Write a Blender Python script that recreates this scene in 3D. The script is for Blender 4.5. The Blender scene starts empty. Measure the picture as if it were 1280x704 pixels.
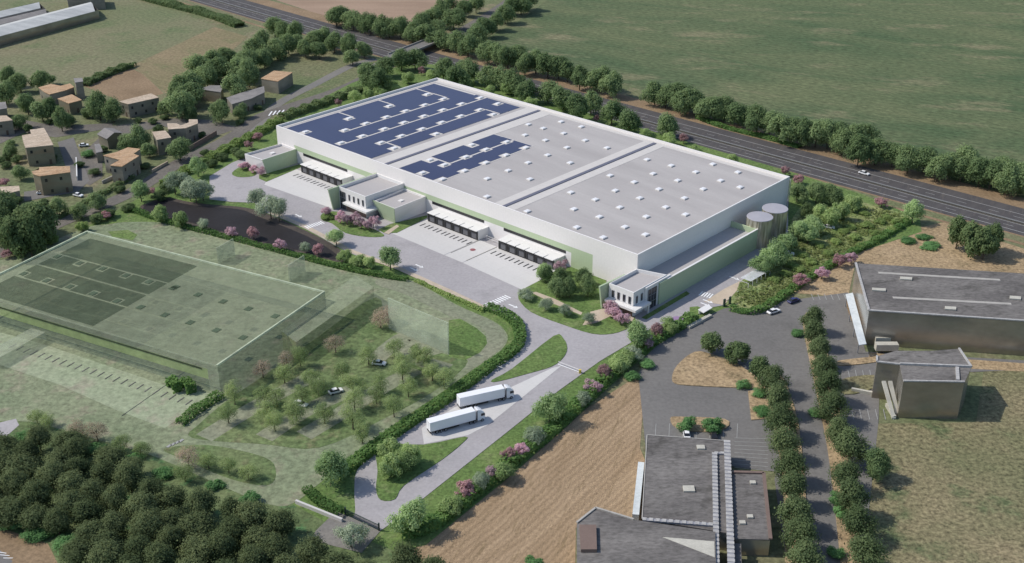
import bpy, bmesh, math, random
import numpy as np
from mathutils import Vector
rnd = random.Random(7)
S = bpy.context.scene
COL = S.collection
PI = math.pi
# ------------------------------------------------------------------ survey: camera station and site grid
HC = 180.0                                   # camera height above the plain
FPX = 1482.0                                 # focal length for a 1280 wide frame
PITCH = math.atan(734 / FPX)
CP, SP = math.cos(PITCH), math.sin(PITCH)
def M(px, py, z=0.0):
    x = (px - 640) / FPX; y = -(py - 352) / FPX
    d = (x, CP + y * SP, -SP + y * CP)
    t = (z - HC) / d[2]
    return Vector((d[0] * t, d[1] * t, z))
def screen(p):
    z = p[2] - HC
    yc = z * CP + p[1] * SP; zc = p[1] * CP - z * SP
    return 640 + FPX * p[0] / zc, 352 - FPX * yc / zc
B0 = Vector((-101.386, 486.167, 0)); EU = Vector((.73704, -.67585, 0)); EV = Vector((.67585, .73704, 0))
def U(u, v, z=0.0):
    p = B0 + EU * u + EV * v; p.z = z; return p
def MM(pts, z=0.0): return [M(x, y, z) for x, y in pts]
def UU(pts, z=0.0): return [U(u, v, z) for u, v in pts]
ANG_U = math.atan2(EU.y, EU.x)
def smooth(pts, n=5, closed=True):
    out = []; L = len(pts)
    for i in range(L if closed else L - 1):
        p0 = pts[(i - 1) % L] if closed or i > 0 else pts[0]
        p1, p2 = pts[i], pts[(i + 1) % L]
        p3 = pts[(i + 2) % L] if closed or i + 2 < L else pts[-1]
        for k in range(n):
            t = k / n
            out.append(0.5 * ((2 * p1) + (p2 - p0) * t + (2 * p0 - 5 * p1 + 4 * p2 - p3) * t * t + (3 * p1 - p0 - 3 * p2 + p3) * t ** 3))
    if not closed: out.append(pts[-1].copy())
    return out

# ------------------------------------------------------------------ materials
def new_mat(name):
    m = bpy.data.materials.new(name); m.use_nodes = True
    return m, m.node_tree, m.node_tree.nodes['Principled BSDF']
def nd(t, k, **kw):
    n = t.nodes.new(k)
    for a, b in kw.items(): setattr(n, a, b)
    return n
def c4(c): return (c[0], c[1], c[2], 1)
def noise_fac(t, scale, detail=4, rough=.55, stretch=None, rot=0.0, space='world', dist=0.0):
    if space == 'world': src = nd(t, 'ShaderNodeNewGeometry').outputs['Position']
    else: src = nd(t, 'ShaderNodeTexCoord').outputs['Object']
    mp = nd(t, 'ShaderNodeMapping', vector_type='TEXTURE')
    mp.inputs['Rotation'].default_value = (0, 0, rot)
    if stretch: mp.inputs['Scale'].default_value = stretch
    t.links.new(src, mp.inputs['Vector'])
    n = nd(t, 'ShaderNodeTexNoise'); n.inputs['Scale'].default_value = scale
    n.inputs['Detail'].default_value = detail; n.inputs['Roughness'].default_value = rough
    n.inputs['Distortion'].default_value = dist
    t.links.new(mp.outputs[0], n.inputs['Vector'])
    return n.outputs['Fac']
def ramp(t, fac, stops):
    r = nd(t, 'ShaderNodeValToRGB'); e = r.color_ramp.elements
    while len(e) < len(stops): e.new(.5)
    for i, (p, c) in enumerate(stops): e[i].position = p; e[i].color = c4(c)
    t.links.new(fac, r.inputs[0]); return r.outputs[0]
def mixc(t, fac, a, b, mode='MIX'):
    m = nd(t, 'ShaderNodeMix', data_type='RGBA', blend_type=mode)
    for s, v in ((m.inputs[0], fac), (m.inputs[6], a), (m.inputs[7], b)):
        if isinstance(v, (int, float)): s.default_value = v
        elif isinstance(v, tuple): s.default_value = c4(v)
        else: t.links.new(v, s)
    return m.outputs[2]
def surf(name, c1, c2, scale=.05, fine=1.0, fine_amt=.25, rough=.9, bump=0.0, c3=None, stretch=None, rot=0.0, spec=.2, metal=0.0, space='world', lo=.35, hi=.65, furrow=None, dist=0.0):
    """Two colours by broad noise, a fine grain over it, optional third colour in patches and plough lines."""
    m, t, b = new_mat(name)
    col = ramp(t, noise_fac(t, scale, 5, .6, stretch, rot, space, dist), [(lo, c1), (hi, c2)])
    if c3:
        f = ramp(t, noise_fac(t, scale * 2.7, 6, .65, stretch, rot + .3, space), [(.54, (0, 0, 0)), (.68, (1, 1, 1))])
        col = mixc(t, f, col, c3)
    g = ramp(t, noise_fac(t, fine, 4, .7, stretch, rot, space), [(.32, (1 - fine_amt,) * 3), (.68, (1 + fine_amt,) * 3)])
    col = mixc(t, 1.0, col, g, 'MULTIPLY')
    if furrow:
        per, amt, ang = furrow
        geo = nd(t, 'ShaderNodeNewGeometry').outputs['Position']
        mp = nd(t, 'ShaderNodeMapping'); mp.inputs['Rotation'].default_value = (0, 0, -ang)
        t.links.new(geo, mp.inputs[0])
        w = nd(t, 'ShaderNodeTexWave', bands_direction='Y'); w.inputs['Scale'].default_value = 2 * PI / 20 / per * 1.0
        w.inputs['Distortion'].default_value = 5.0; w.inputs['Detail'].default_value = 3; w.inputs['Detail Scale'].default_value = .5
        t.links.new(mp.outputs[0], w.inputs[0])
        f = ramp(t, w.outputs['Fac'], [(0, (1 - amt,) * 3), (1, (1 + amt * .6,) * 3)])
        col = mixc(t, 1.0, col, f, 'MULTIPLY')
    t.links.new(col, b.inputs['Base Color'])
    b.inputs['Roughness'].default_value = rough; b.inputs['Specular IOR Level'].default_value = spec
    b.inputs['Metallic'].default_value = metal
    if bump:
        bp = nd(t, 'ShaderNodeBump'); bp.inputs['Strength'].default_value = bump; bp.inputs['Distance'].default_value = .3
        t.links.new(noise_fac(t, fine, 5, .7, stretch, rot, space), bp.inputs['Height']); t.links.new(bp.outputs[0], b.inputs['Normal'])
    return m
def plain(name, c, rough=.6, metal=0.0, spec=.4, var=.06, scale=.4):
    return surf(name, tuple(x * (1 - var) for x in c), tuple(x * (1 + var) for x in c), scale, scale * 7, var, rough, spec=spec, metal=metal)
def leafmat(name, dark, light, rough=.75, dull=0.12, veil=0.0):
    m, t, b = new_mat(name)
    oi = nd(t, 'ShaderNodeObjectInfo').outputs['Random']
    n = noise_fac(t, .55, 3, .6)
    col = ramp(t, n, [(.3, dark), (.7, light)])
    r2 = ramp(t, oi, [(0, (.74, .78, .72)), (1, (1.25, 1.2, 1.16))])
    col = mixc(t, 1.0, col, r2, 'MULTIPLY')
    t.links.new(col, b.inputs['Base Color']); b.inputs['Roughness'].default_value = rough
    b.inputs['Specular IOR Level'].default_value = dull
    tr = nd(t, 'ShaderNodeBsdfTranslucent'); t.links.new(col, tr.inputs[0])
    mx = nd(t, 'ShaderNodeMixShader'); mx.inputs[0].default_value = .5
    t.links.new(b.outputs[0], mx.inputs[1]); t.links.new(tr.outputs[0], mx.inputs[2])
    out = mx.outputs[0]
    if veil:                                               # the planned trees are drawn see-through
        tp = nd(t, 'ShaderNodeBsdfTransparent'); m2 = nd(t, 'ShaderNodeMixShader'); m2.inputs[0].default_value = veil
        t.links.new(out, m2.inputs[1]); t.links.new(tp.outputs[0], m2.inputs[2]); out = m2.outputs[0]
    t.links.new(out, t.nodes['Material Output'].inputs[0])
    return m
def panelled(name, c, per_u, per_v, line=.82, lw=.04, rough=.5, metal=0.0, spec=.4, blotch=.05, tint=None, ang=None):
    """Sheet cladding or membrane with faint joints along the site grid."""
    m, t, b = new_mat(name)
    geo = nd(t, 'ShaderNodeNewGeometry').outputs['Position']
    mp = nd(t, 'ShaderNodeMapping'); mp.inputs['Rotation'].default_value = (0, 0, -(ANG_U if ang is None else ang)); t.links.new(geo, mp.inputs[0])
    sp = nd(t, 'ShaderNodeSeparateXYZ'); t.links.new(mp.outputs[0], sp.inputs[0])
    def joint(o, per):
        a = nd(t, 'ShaderNodeMath', operation='MULTIPLY'); a.inputs[1].default_value = 1 / per; t.links.new(o, a.inputs[0])
        f = nd(t, 'ShaderNodeMath', operation='FRACT'); t.links.new(a.outputs[0], f.inputs[0])
        l = nd(t, 'ShaderNodeMath', operation='LESS_THAN'); l.inputs[1].default_value = lw; t.links.new(f.outputs[0], l.inputs[0]); return l.outputs[0]
    col = ramp(t, noise_fac(t, .07, 5, .6, (1, 6, 1), -ANG_U if ang is None else ang), [(.3, tuple(x * (1 - blotch) for x in c)), (.7, tuple(x * (1 + blotch) for x in (tint or c)))])
    for o, per in ((sp.outputs[0], per_u), (sp.outputs[1], per_v)):
        if per: col = mixc(t, joint(o, per), col, tuple(x * line for x in c))
    g = ramp(t, noise_fac(t, 1.5, 4, .7), [(.25, (.95,) * 3), (.75, (1.05,) * 3)])
    col = mixc(t, 1.0, col, g, 'MULTIPLY')
    t.links.new(col, b.inputs['Base Color']); b.inputs['Roughness'].default_value = rough
    b.inputs['Metallic'].default_value = metal; b.inputs['Specular IOR Level'].default_value = spec
    return m
def ghostmat(name, c, fac):
    m, t, b = new_mat(name)
    col = ramp(t, noise_fac(t, .22, 7, .72), [(.3, tuple(x * .72 for x in c)), (.7, tuple(x * 1.22 for x in c))])
    t.links.new(col, b.inputs['Base Color']); b.inputs['Roughness'].default_value = .9; b.inputs['Specular IOR Level'].default_value = .1
    tr = nd(t, 'ShaderNodeBsdfTransparent'); mx = nd(t, 'ShaderNodeMixShader'); mx.inputs[0].default_value = fac
    t.links.new(tr.outputs[0], mx.inputs[1]); t.links.new(b.outputs[0], mx.inputs[2]); t.links.new(mx.outputs[0], t.nodes['Material Output'].inputs[0])
    return m

K = {}
ANG_F = math.atan2(M(1200, 114).y - M(1100, 100).y, M(1200, 114).x - M(1100, 100).x)
K['ground'] = surf('dry_meadow', (.175, .165, .095), (.115, .145, .065), .014, .6, .42, c3=(.23, .19, .125), bump=.4)
K['pasture'] = surf('pasture', (.140, .160, .080), (.19, .175, .105), .011, .5, .32, c3=(.12, .15, .07), bump=.3)
K['cropfield'] = surf('green_crop', (.068, .104, .048), (.122, .142, .070), .0075, .30, .44, c3=(.178, .172, .098), stretch=(1, .45, 1), rot=ANG_F, bump=.3, dist=1.4, furrow=(4.5, .08, ANG_F))
K['plough'] = surf('brown_ploughland', (.27, .19, .135), (.33, .235, .17), .02, .6, .15, stretch=(1, .3, 1), rot=-.1)
K['stubble'] = surf('straw_stubble', (.29, .205, .125), (.375, .27, .17), .035, 1.1, .5, c3=(.25, .18, .105), stretch=(1, .14, 1), rot=.96, bump=.6, furrow=(1.7, .12, .96))
K['straw'] = surf('dry_straw_verge', (.295, .215, .125), (.365, .27, .165), .06, .9, .45, c3=(.215, .165, .095), bump=.5)
K['scrub'] = surf('scrub_grass', (.125, .135, .066), (.235, .195, .115), .022, .85, .6, c3=(.09, .12, .055), bump=.8)
K['verge'] = surf('brown_verge', (.20, .14, .085), (.26, .185, .115), .05, .9, .25, bump=.3)
K['lawn'] = surf('lush_lawn', (.095, .155, .045), (.135, .195, .060), .06, 1.0, .4, c3=(.17, .205, .085), bump=.7)
K['meadow'] = surf('rough_meadow', (.14, .20, .065), (.235, .255, .11), .08, .7, .5, c3=(.29, .265, .145), bump=1.0)
K['asphalt'] = surf('old_asphalt', (.150, .144, .138), (.182, .174, .165), .022, .9, .12, c3=(.132, .127, .121), rough=.95)
K['motorway'] = surf('motorway_asphalt', (.068, .064, .066), (.088, .082, .082), .03, 1.1, .16, c3=(.105, .094, .088), rough=.9, stretch=(1, .15, 1), rot=ANG_U + PI / 2)
K['lane'] = surf('lane_asphalt', (.13, .12, .108), (.165, .15, .132), .05, 1.0, .22, c3=(.11, .10, .092))
K['pale_lane'] = surf('pale_gravel_lane', (.17, .165, .155), (.21, .195, .175), .05, 1.2, .15)
K['pave'] = surf('grey_road_concrete', (.325, .308, .315), (.375, .355, .362), .03, 1.1, .10, rough=.8, c3=(.30, .286, .29))
K['slab'] = panelled('white_concrete_slab', (.54, .525, .51), 8.8, 6.0, .90, .012, .75, spec=.2, blotch=.06)
K['gravel'] = surf('beige_path', (.42, .35, .27), (.50, .42, .33), .2, 2.5, .15)
K['paint'] = plain('white_road_paint', (.78, .78, .78), .6)
K['dullpaint'] = plain('worn_road_paint', (.30, .30, .29), .8)
K['pond'] = surf('dark_pond_water', (.024, .022, .023), (.034, .031, .032), .05, 1, .12, rough=.6, spec=.08)
K['bank'] = surf('pond_bank_soil', (.06, .052, .045), (.085, .07, .06), .1, 1.2, .25)
K['ghost_ground'] = surf('pale_green_extension_ground', (.170, .205, .122), (.225, .248, .155), .04, .55, .34, c3=(.24, .225, .16), rough=.95, bump=.5)
K['ghost_yard'] = surf('pale_extension_yard', (.25, .295, .19), (.295, .325, .218), .04, .55, .24, c3=(.30, .28, .21), bump=.4)
K['ghost_path'] = surf('pale_extension_path', (.19, .21, .14), (.23, .235, .165), .05, .7, .3)
K['ghost_lawn'] = surf('extension_meadow', (.095, .145, .055), (.145, .180, .080), .05, .6, .45, c3=(.18, .175, .095), bump=.6)
K['white'] = panelled('white_cladding', (.73, .70, .685), 1.2, 0, .95, .05, .5, spec=.3, blotch=.012)
K['white_end'] = panelled('white_end_cladding', (.70, .69, .68), 0, 1.2, .95, .05, .45, spec=.35, blotch=.015)
K['whiteplain'] = plain('white_paint', (.70, .685, .67), .45, var=.02)
K['green'] = panelled('sage_green_cladding', (.42, .50, .33), 1.1, 1.1, .9, .06, .5, spec=.35, blotch=.03)
K['roof'] = panelled('grey_roof_membrane', (.385, .362, .355), 0, 2.4, .93, .03, .85, spec=.15, blotch=.11, tint=(.395, .375, .365))
K['walk'] = plain('light_roof_strip', (.53, .505, .48), .85, var=.03)
K['roofdull'] = panelled('annex_roof_membrane', (.40, .38, .375), 0, 2.0, .94, .03, .85, spec=.15, blotch=.04)
K['solar'] = panelled('navy_solar_panels', (.034, .038, .090), 1.05, 1.7, 1.3, .05, .32, spec=.4, blotch=.08)
K['skyframe'] = plain('skylight_white_frame', (.70, .68, .66), .5, var=.02)
K['skyglass'] = plain('skylight_opal_dome', (.72, .72, .74), .35, var=.02)
K['dark'] = plain('dark_metal', (.022, .022, .024), .4)
K['ridge'] = plain('grey_fire_wall_cap', (.13, .13, .17), .5, var=.04)
K['glass'] = plain('dark_glazing', (.03, .033, .038), .12, spec=.6)
K['grey'] = plain('grey_metal', (.28, .28, .30), .5, var=.05)
K['dock'] = plain('dock_door_grey', (.12, .12, .13), .5, var=.05)
K['plinth'] = plain('brown_plinth', (.17, .12, .10), .7)
K['redpaint'] = plain('dark_red_road_paint', (.26, .09, .10), .7)
K['purple'] = plain('violet_bay_paint', (.30, .20, .34), .7)
K['yellow'] = plain('yellow_paint', (.65, .50, .08), .5)
K['gateg'] = plain('dark_green_metal', (.03, .055, .045), .45)
K['tyre'] = plain('tyre_rubber', (.018, .018, .018), .85)
K['rim'] = plain('wheel_rim', (.35, .35, .36), .35, .6)
K['housedoor'] = plain('brown_door', (.10, .07, .05), .6)
K['trailer'] = plain('white_trailer_sides', (.78, .78, .80), .4, var=.015)
K['cabglass'] = plain('cab_glass', (.02, .022, .026), .1, spec=.6)
K['trunk'] = surf('bark', (.085, .062, .045), (.13, .10, .075), 1, 6, .2)
K['carwhite'] = plain('white_car_paint', (.78, .78, .78), .25, spec=.5, var=.01)
K['carblue'] = plain('blue_car_paint', (.03, .035, .12), .25, spec=.5, var=.01)
K['carblack'] = plain('black_car_paint', (.02, .02, .022), .25, spec=.5, var=.01)
K['cargrey'] = plain('grey_car_paint', (.25, .25, .26), .3, spec=.5, var=.01)
K['tank'] = None
def tankmat():
    m, t, b = new_mat('weathered_corrugated_steel')
    tc = nd(t, 'ShaderNodeTexCoord').outputs['Object']
    sp = nd(t, 'ShaderNodeSeparateXYZ'); t.links.new(tc, sp.inputs[0])
    at = nd(t, 'ShaderNodeMath', operation='ARCTAN2'); t.links.new(sp.outputs[1], at.inputs[0]); t.links.new(sp.outputs[0], at.inputs[1])
    cb = nd(t, 'ShaderNodeCombineXYZ'); t.links.new(at.outputs[0], cb.inputs[0])
    z = nd(t, 'ShaderNodeMath', operation='MULTIPLY'); z.inputs[1].default_value = .02; t.links.new(sp.outputs[2], z.inputs[0]); t.links.new(z.outputs[0], cb.inputs[1])
    n = nd(t, 'ShaderNodeTexNoise'); n.inputs['Scale'].default_value = 5; n.inputs['Detail'].default_value = 5; t.links.new(cb.outputs[0], n.inputs[0])
    t.links.new(ramp(t, n.outputs['Fac'], [(.32, (.24, .22, .15)), (.5, (.46, .43, .34)), (.66, (.68, .64, .56))]), b.inputs['Base Color'])
    b.inputs['Metallic'].default_value = .55; b.inputs['Roughness'].default_value = .38
    return m
K['tank'] = tankmat()
K['tanklid'] = plain('tank_lid', (.36, .35, .38), .5, var=.04)
def wallmat(name, a, b_, c, band=.18, rough=.55, spec=.3, foot=None, metal=0.0):
    """Old cladding, streaked and stained in level bands."""
    m, t, b = new_mat(name)
    col = ramp(t, noise_fac(t, .12, 5, .6, (1, 1, .5)), [(.3, a), (.7, b_)])
    f = ramp(t, noise_fac(t, band, 4, .6, (4, 4, 1)), [(.5, (0, 0, 0)), (.68, (1, 1, 1))])
    col = mixc(t, f, col, c)
    if foot:                                               # reflection of the brown ground, painted as a band towards the foot
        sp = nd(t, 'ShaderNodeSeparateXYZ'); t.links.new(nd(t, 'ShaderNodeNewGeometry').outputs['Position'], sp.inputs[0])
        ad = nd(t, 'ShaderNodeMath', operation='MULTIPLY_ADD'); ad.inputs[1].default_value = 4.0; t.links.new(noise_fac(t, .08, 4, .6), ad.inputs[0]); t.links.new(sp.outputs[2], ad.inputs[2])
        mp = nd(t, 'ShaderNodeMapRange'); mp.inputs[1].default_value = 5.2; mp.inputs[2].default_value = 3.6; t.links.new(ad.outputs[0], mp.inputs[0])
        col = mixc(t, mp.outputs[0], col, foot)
    st = ramp(t, noise_fac(t, .16, 4, .6, (1.6, 1.6, 1)), [(.3, (.80,) * 3), (.7, (1.16,) * 3)])
    col = mixc(t, 1.0, col, st, 'MULTIPLY')
    t.links.new(col, b.inputs['Base Color']); b.inputs['Roughness'].default_value = rough; b.inputs['Specular IOR Level'].default_value = spec; b.inputs['Metallic'].default_value = metal
    return m
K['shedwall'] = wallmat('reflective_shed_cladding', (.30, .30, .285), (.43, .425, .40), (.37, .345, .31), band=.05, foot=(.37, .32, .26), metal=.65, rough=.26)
K['housewall'] = wallmat('weathered_render', (.215, .20, .17), (.31, .285, .245), (.18, .175, .15), .25, .5, .3, metal=.25)
K['housewall2'] = wallmat('olive_stained_render', (.20, .19, .145), (.28, .26, .20), (.28, .22, .16), .25, .45, .3, metal=.35)
K['shedroof'] = surf('bitumen_roof', (.112, .104, .100), (.182, .170, .160), .035, .6, .3, c3=(.09, .084, .078), stretch=(1, .45, 1))
K['trim'] = plain('pale_roof_edge', (.37, .36, .35), .7, var=.2, scale=.9)
K['tile'] = surf('orange_roof_tiles', (.36, .225, .13), (.48, .335, .21), .15, 1.2, .4, c3=(.31, .23, .16), stretch=(1, .3, 1), rot=.4)
K['paletile'] = surf('sandy_roof_tiles', (.40, .315, .235), (.50, .41, .32), .15, 1.2, .35, c3=(.34, .285, .225), stretch=(1, .3, 1), rot=.4)
K['slate'] = surf('grey_roof_sheets', (.19, .18, .175), (.25, .235, .225), .15, 2.0, .18)
K['paleroof'] = surf('white_sheet_roof', (.38, .39, .385), (.50, .505, .495), .05, .8, .10, stretch=(1, .2, 1))
K['awning'] = surf('bluish_white_awning', (.48, .52, .54), (.58, .62, .64), .2, 1.4, .1)
K['cream'] = plain('cream_paint', (.46, .44, .38), .6, var=.1)
K['guard'] = plain('galvanised_guard_rail', (.30, .30, .30), .5, .3)
K['concrete'] = plain('concrete', (.36, .34, .31), .8, var=.1)
# leaves
K['l_road'] = leafmat('roadside_leaves', (.150, .230, .108), (.29, .38, .185))
K['l_wood'] = leafmat('dark_wood_leaves', (.108, .150, .074), (.198, .242, .116))
K['l_row'] = leafmat('parking_row_leaves', (.112, .165, .078), (.20, .26, .125))
K['l_young'] = leafmat('young_tree_leaves', (.27, .40, .18), (.42, .545, .28))
K['l_olive'] = leafmat('grey_green_leaves', (.29, .365, .26), (.43, .50, .38))
K['l_lime'] = leafmat('lime_leaves', (.30, .42, .17), (.44, .55, .26))
K['l_pink'] = leafmat('pink_blossom', (.54, .36, .43), (.68, .50, .58))
K['l_rose'] = leafmat('dusky_rose_blossom', (.40, .235, .26), (.54, .36, .385))
K['l_hedge'] = leafmat('hedge_leaves', (.11, .22, .070), (.19, .31, .105))
K['l_bush'] = leafmat('bush_leaves', (.25, .36, .12), (.38, .48, .19))
K['l_bright'] = leafmat('bright_bush_leaves', (.135, .29, .115), (.22, .40, .165))
K['l_ghost'] = leafmat('extension_tree_leaves', (.27, .36, .15), (.39, .47, .23), veil=.66)
K['l_ghostred'] = leafmat('faded_blossom', (.42, .34, .27), (.52, .44, .34), veil=.6)
K['l_plain'] = leafmat('dark_shrub_leaves', (.120, .185, .085), (.21, .28, .13))

# ------------------------------------------------------------------ object helpers
def link(name, mesh, parent=None):
    o = bpy.data.objects.new(name, mesh); COL.objects.link(o)
    if parent is not None: o.parent = parent
    return o
def tag(o, label=None, cat=None, group=None, kind=None):
    if label: o['label'] = label
    if cat: o['category'] = cat
    if group: o['group'] = group
    if kind: o['kind'] = kind
    return o
def thing(name, label, cat, loc=(0, 0, 0), rot=0.0, group=None):
    o = link(name, None); o.location = loc; o.rotation_euler = (0, 0, rot); o.empty_display_size = .5
    return tag(o, label, cat, group)
def finish(name, bm, mat, parent=None, world=True, sm=False):
    bmesh.ops.recalc_face_normals(bm, faces=bm.faces[:])
    me = bpy.data.meshes.new(name)
    if parent is not None and world:                       # geometry given in world metres
        c, s = math.cos(-parent.rotation_euler.z), math.sin(-parent.rotation_euler.z)
        q = parent
        loc = Vector(q.location)
        while q.parent is not None: q = q.parent; loc += Vector(q.location)
        for v in bm.verts:
            d = v.co - loc; v.co = Vector((d.x * c - d.y * s, d.x * s + d.y * c, d.z))
    bm.to_mesh(me); bm.free()
    for m in (mat if isinstance(mat, list) else [mat]): me.materials.append(m)
    if sm:
        for p in me.polygons: p.use_smooth = True
    return link(name, me, parent)
def prism(bm, pts, z0, z1, top=None, mi=0):
    """Upright solid over an outline; top may be another outline of as many points."""
    a = [bm.verts.new((p[0], p[1], z0)) for p in pts]
    b = [bm.verts.new((p[0], p[1], z1)) for p in (top or pts)]
    n = len(a); fs = [bm.faces.new(b), bm.faces.new(a[::-1])]
    for i in range(n): fs.append(bm.faces.new((a[i], a[(i + 1) % n], b[(i + 1) % n], b[i])))
    for f in fs: f.material_index = mi
    return fs
def ubox(bm, u0, u1, v0, v1, z0, z1, mi=0): return prism(bm, UU([(u0, v0), (u1, v0), (u1, v1), (u0, v1)]), z0, z1, mi=mi)
def lbox(bm, x0, x1, y0, y1, z0, z1, mi=0): return prism(bm, [Vector(p + (0,)) for p in ((x0, y0), (x1, y0), (x1, y1), (x0, y1))], z0, z1, mi=mi)
def bar(bm, a, b, w, z0, z1, mi=0):
    a, b = Vector((a[0], a[1], 0)), Vector((b[0], b[1], 0)); d = (b - a).normalized(); n = Vector((-d.y, d.x, 0)) * (w / 2)
    return prism(bm, [a - n, b - n, b + n, a + n], z0, z1, mi=mi)
_nsheet = {}
def sheet(name, pts, z, mat, kind='structure', parent=None, label=None):
    if parent is None: q_ = round(z * 50); _nsheet[q_] = _nsheet.get(q_, -1) + 1; z += .005 * (_nsheet[q_] % 4)
    off = parent.location if parent is not None else Vector()
    bm = bmesh.new(); f = bm.faces.new([bm.verts.new((p[0] - off.x, p[1] - off.y, z - off.z)) for p in pts])
    bmesh.ops.triangulate(bm, faces=[f])
    for f in bm.faces:
        f.normal_update()
        if f.normal.z < 0: f.normal_flip()
    me = bpy.data.meshes.new(name); bm.to_mesh(me); bm.free(); me.materials.append(mat)
    o = link(name, me, parent)
    if kind: o['kind'] = kind
    return o
def strip_pts(line, w, closed=False):
    L, R = [], []
    for i, p in enumerate(line):
        a = line[max(i - 1, 0)]; b = line[min(i + 1, len(line) - 1)]
        d = (b - a).normalized(); n = Vector((-d.y, d.x, 0)) * (w / 2)
        L.append(p + n); R.append(p - n)
    return L + R[::-1]
def marks(name, quads, z, mat):
    bm = bmesh.new()
    for q in quads: bm.faces.new([bm.verts.new((p[0], p[1], z)) for p in q])
    for f in bm.faces:
        f.normal_update()
        if f.normal.z < 0: f.normal_flip()
    me = bpy.data.meshes.new(name); bm.to_mesh(me); bm.free(); me.materials.append(mat)
    o = link(name, me); o['kind'] = 'structure'; return o
def stroke(a, b, w):
    d = (b - a).normalized(); n = Vector((-d.y, d.x, 0)) * (w / 2); return [a - n, b - n, b + n, a + n]
ORD = 'first second third fourth fifth sixth seventh eighth ninth tenth eleventh twelfth thirteenth fourteenth fifteenth sixteenth seventeenth eighteenth nineteenth twentieth'.split()
TENS = {2: 'twenty', 3: 'thirty', 4: 'forty', 5: 'fifty'}
TENTH = {2: 'twentieth', 3: 'thirtieth', 4: 'fortieth', 5: 'fiftieth'}
def ordw(i):                                               # 0 -> first
    n = i + 1
    if n <= 20: return ORD[i]
    return TENTH[n // 10] if n % 10 == 0 else TENS[n // 10] + '-' + ORD[n % 10 - 1]
def label_row(objs, text, key=lambda o: screen(o.location)[0]):
    for i, o in enumerate(sorted(objs, key=key)): o['label'] = text.format(ordw(i))
def number(objs, text, group):
    label_row(objs, text)
    for o in objs: o['group'] = group

# ------------------------------------------------------------------ foliage meshes
def card_mesh(name, cen, nor, size, mat, seed):
    g = np.random.default_rng(seed); n = len(cen)
    nor = nor + g.normal(0, .45, (n, 3)); nor /= np.linalg.norm(nor, axis=1)[:, None] + 1e-9
    t = np.cross(nor, g.normal(0, 1, (n, 3))); t /= np.linalg.norm(t, axis=1)[:, None] + 1e-9
    b = np.cross(nor, t)
    s = (size * g.uniform(.6, 1.35, n))[:, None]; r = g.uniform(.55, .95, n)[:, None]
    v = np.stack([cen - t * s, cen - b * s * r + nor * s * .18, cen + t * s, cen + b * s * r + nor * s * .18], 1).reshape(-1, 3)
    me = bpy.data.meshes.new(name); me.vertices.add(4 * n); me.loops.add(4 * n); me.polygons.add(n)
    me.vertices.foreach_set('co', v.astype(np.float32).ravel())
    me.loops.foreach_set('vertex_index', np.arange(4 * n, dtype=np.int32))
    me.polygons.foreach_set('loop_start', np.arange(0, 4 * n, 4, dtype=np.int32))
    me.update(); me.validate(); me.materials.append(mat)
    return me
def crown_mesh(name, mat, seed, z0=.06, lobes=26, leaves=3600, size=.034, lobe=(.28, .42), fill=.25, spread=.62, top=0.0, fuzz=.15):
    """A crown one unit wide and one unit high: leaf cards over many lobes, gaps between them."""
    g = np.random.default_rng(seed); C, N = [], []
    cz, rz = (1 + z0) / 2, (1 - z0) / 2
    L = []; ga = PI * (3 - math.sqrt(5)); off = g.uniform(0, 6.28)
    lean = g.normal(0, .12, 2); bulge = [(g.uniform(0, 6.28), g.uniform(-.5, .8), g.uniform(-.28, .30)) for _ in range(4)]
    for i in range(lobes):
        if g.random() < .14: continue
        z = 1 - 1.8 * (i + .5) / lobes; r = math.sqrt(max(0, 1 - z * z)); th = ga * i + off + g.normal(0, .35)
        k = spread * g.uniform(.72, 1.16)
        for bt, bz, ba in bulge: k *= 1 + ba * math.exp(-((math.cos(th - bt) - 1) ** 2 + (z - bz) ** 2) * 2.2)
        sl = 1 - top * max(z, 0)
        L.append((r * math.cos(th) * k * sl + lean[0] * z, r * math.sin(th) * k * sl + lean[1] * z, z * k, g.uniform(lobe[0] * .75, lobe[1] * 1.05)))
    L.append((0, 0, .0, .46))
    area = np.array([l[3] ** 2 for l in L]); area[-1] *= .5; cnt = (leaves * area / area.sum()).astype(int)
    for (x, y, z, r), k in zip(L, cnt):
        d = g.normal(0, 1, (k, 3)); d[:, 2] += .3; d /= np.linalg.norm(d, axis=1)[:, None]
        rad = r * np.where(g.random(k) < fill, g.uniform(.4, .9, k), g.normal(1.0, fuzz, k))
        C.append(np.array([x, y, z]) + d * rad[:, None]); N.append(d * .9 + np.array([x, y, z]) * .7 + np.array([0, 0, .3]))
    C = np.concatenate(C); N = np.concatenate(N)
    C = C * np.array([.5, .5, rz]) + np.array([0, 0, cz])
    return card_mesh(name, C, N, size, mat, seed + 999)
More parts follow.
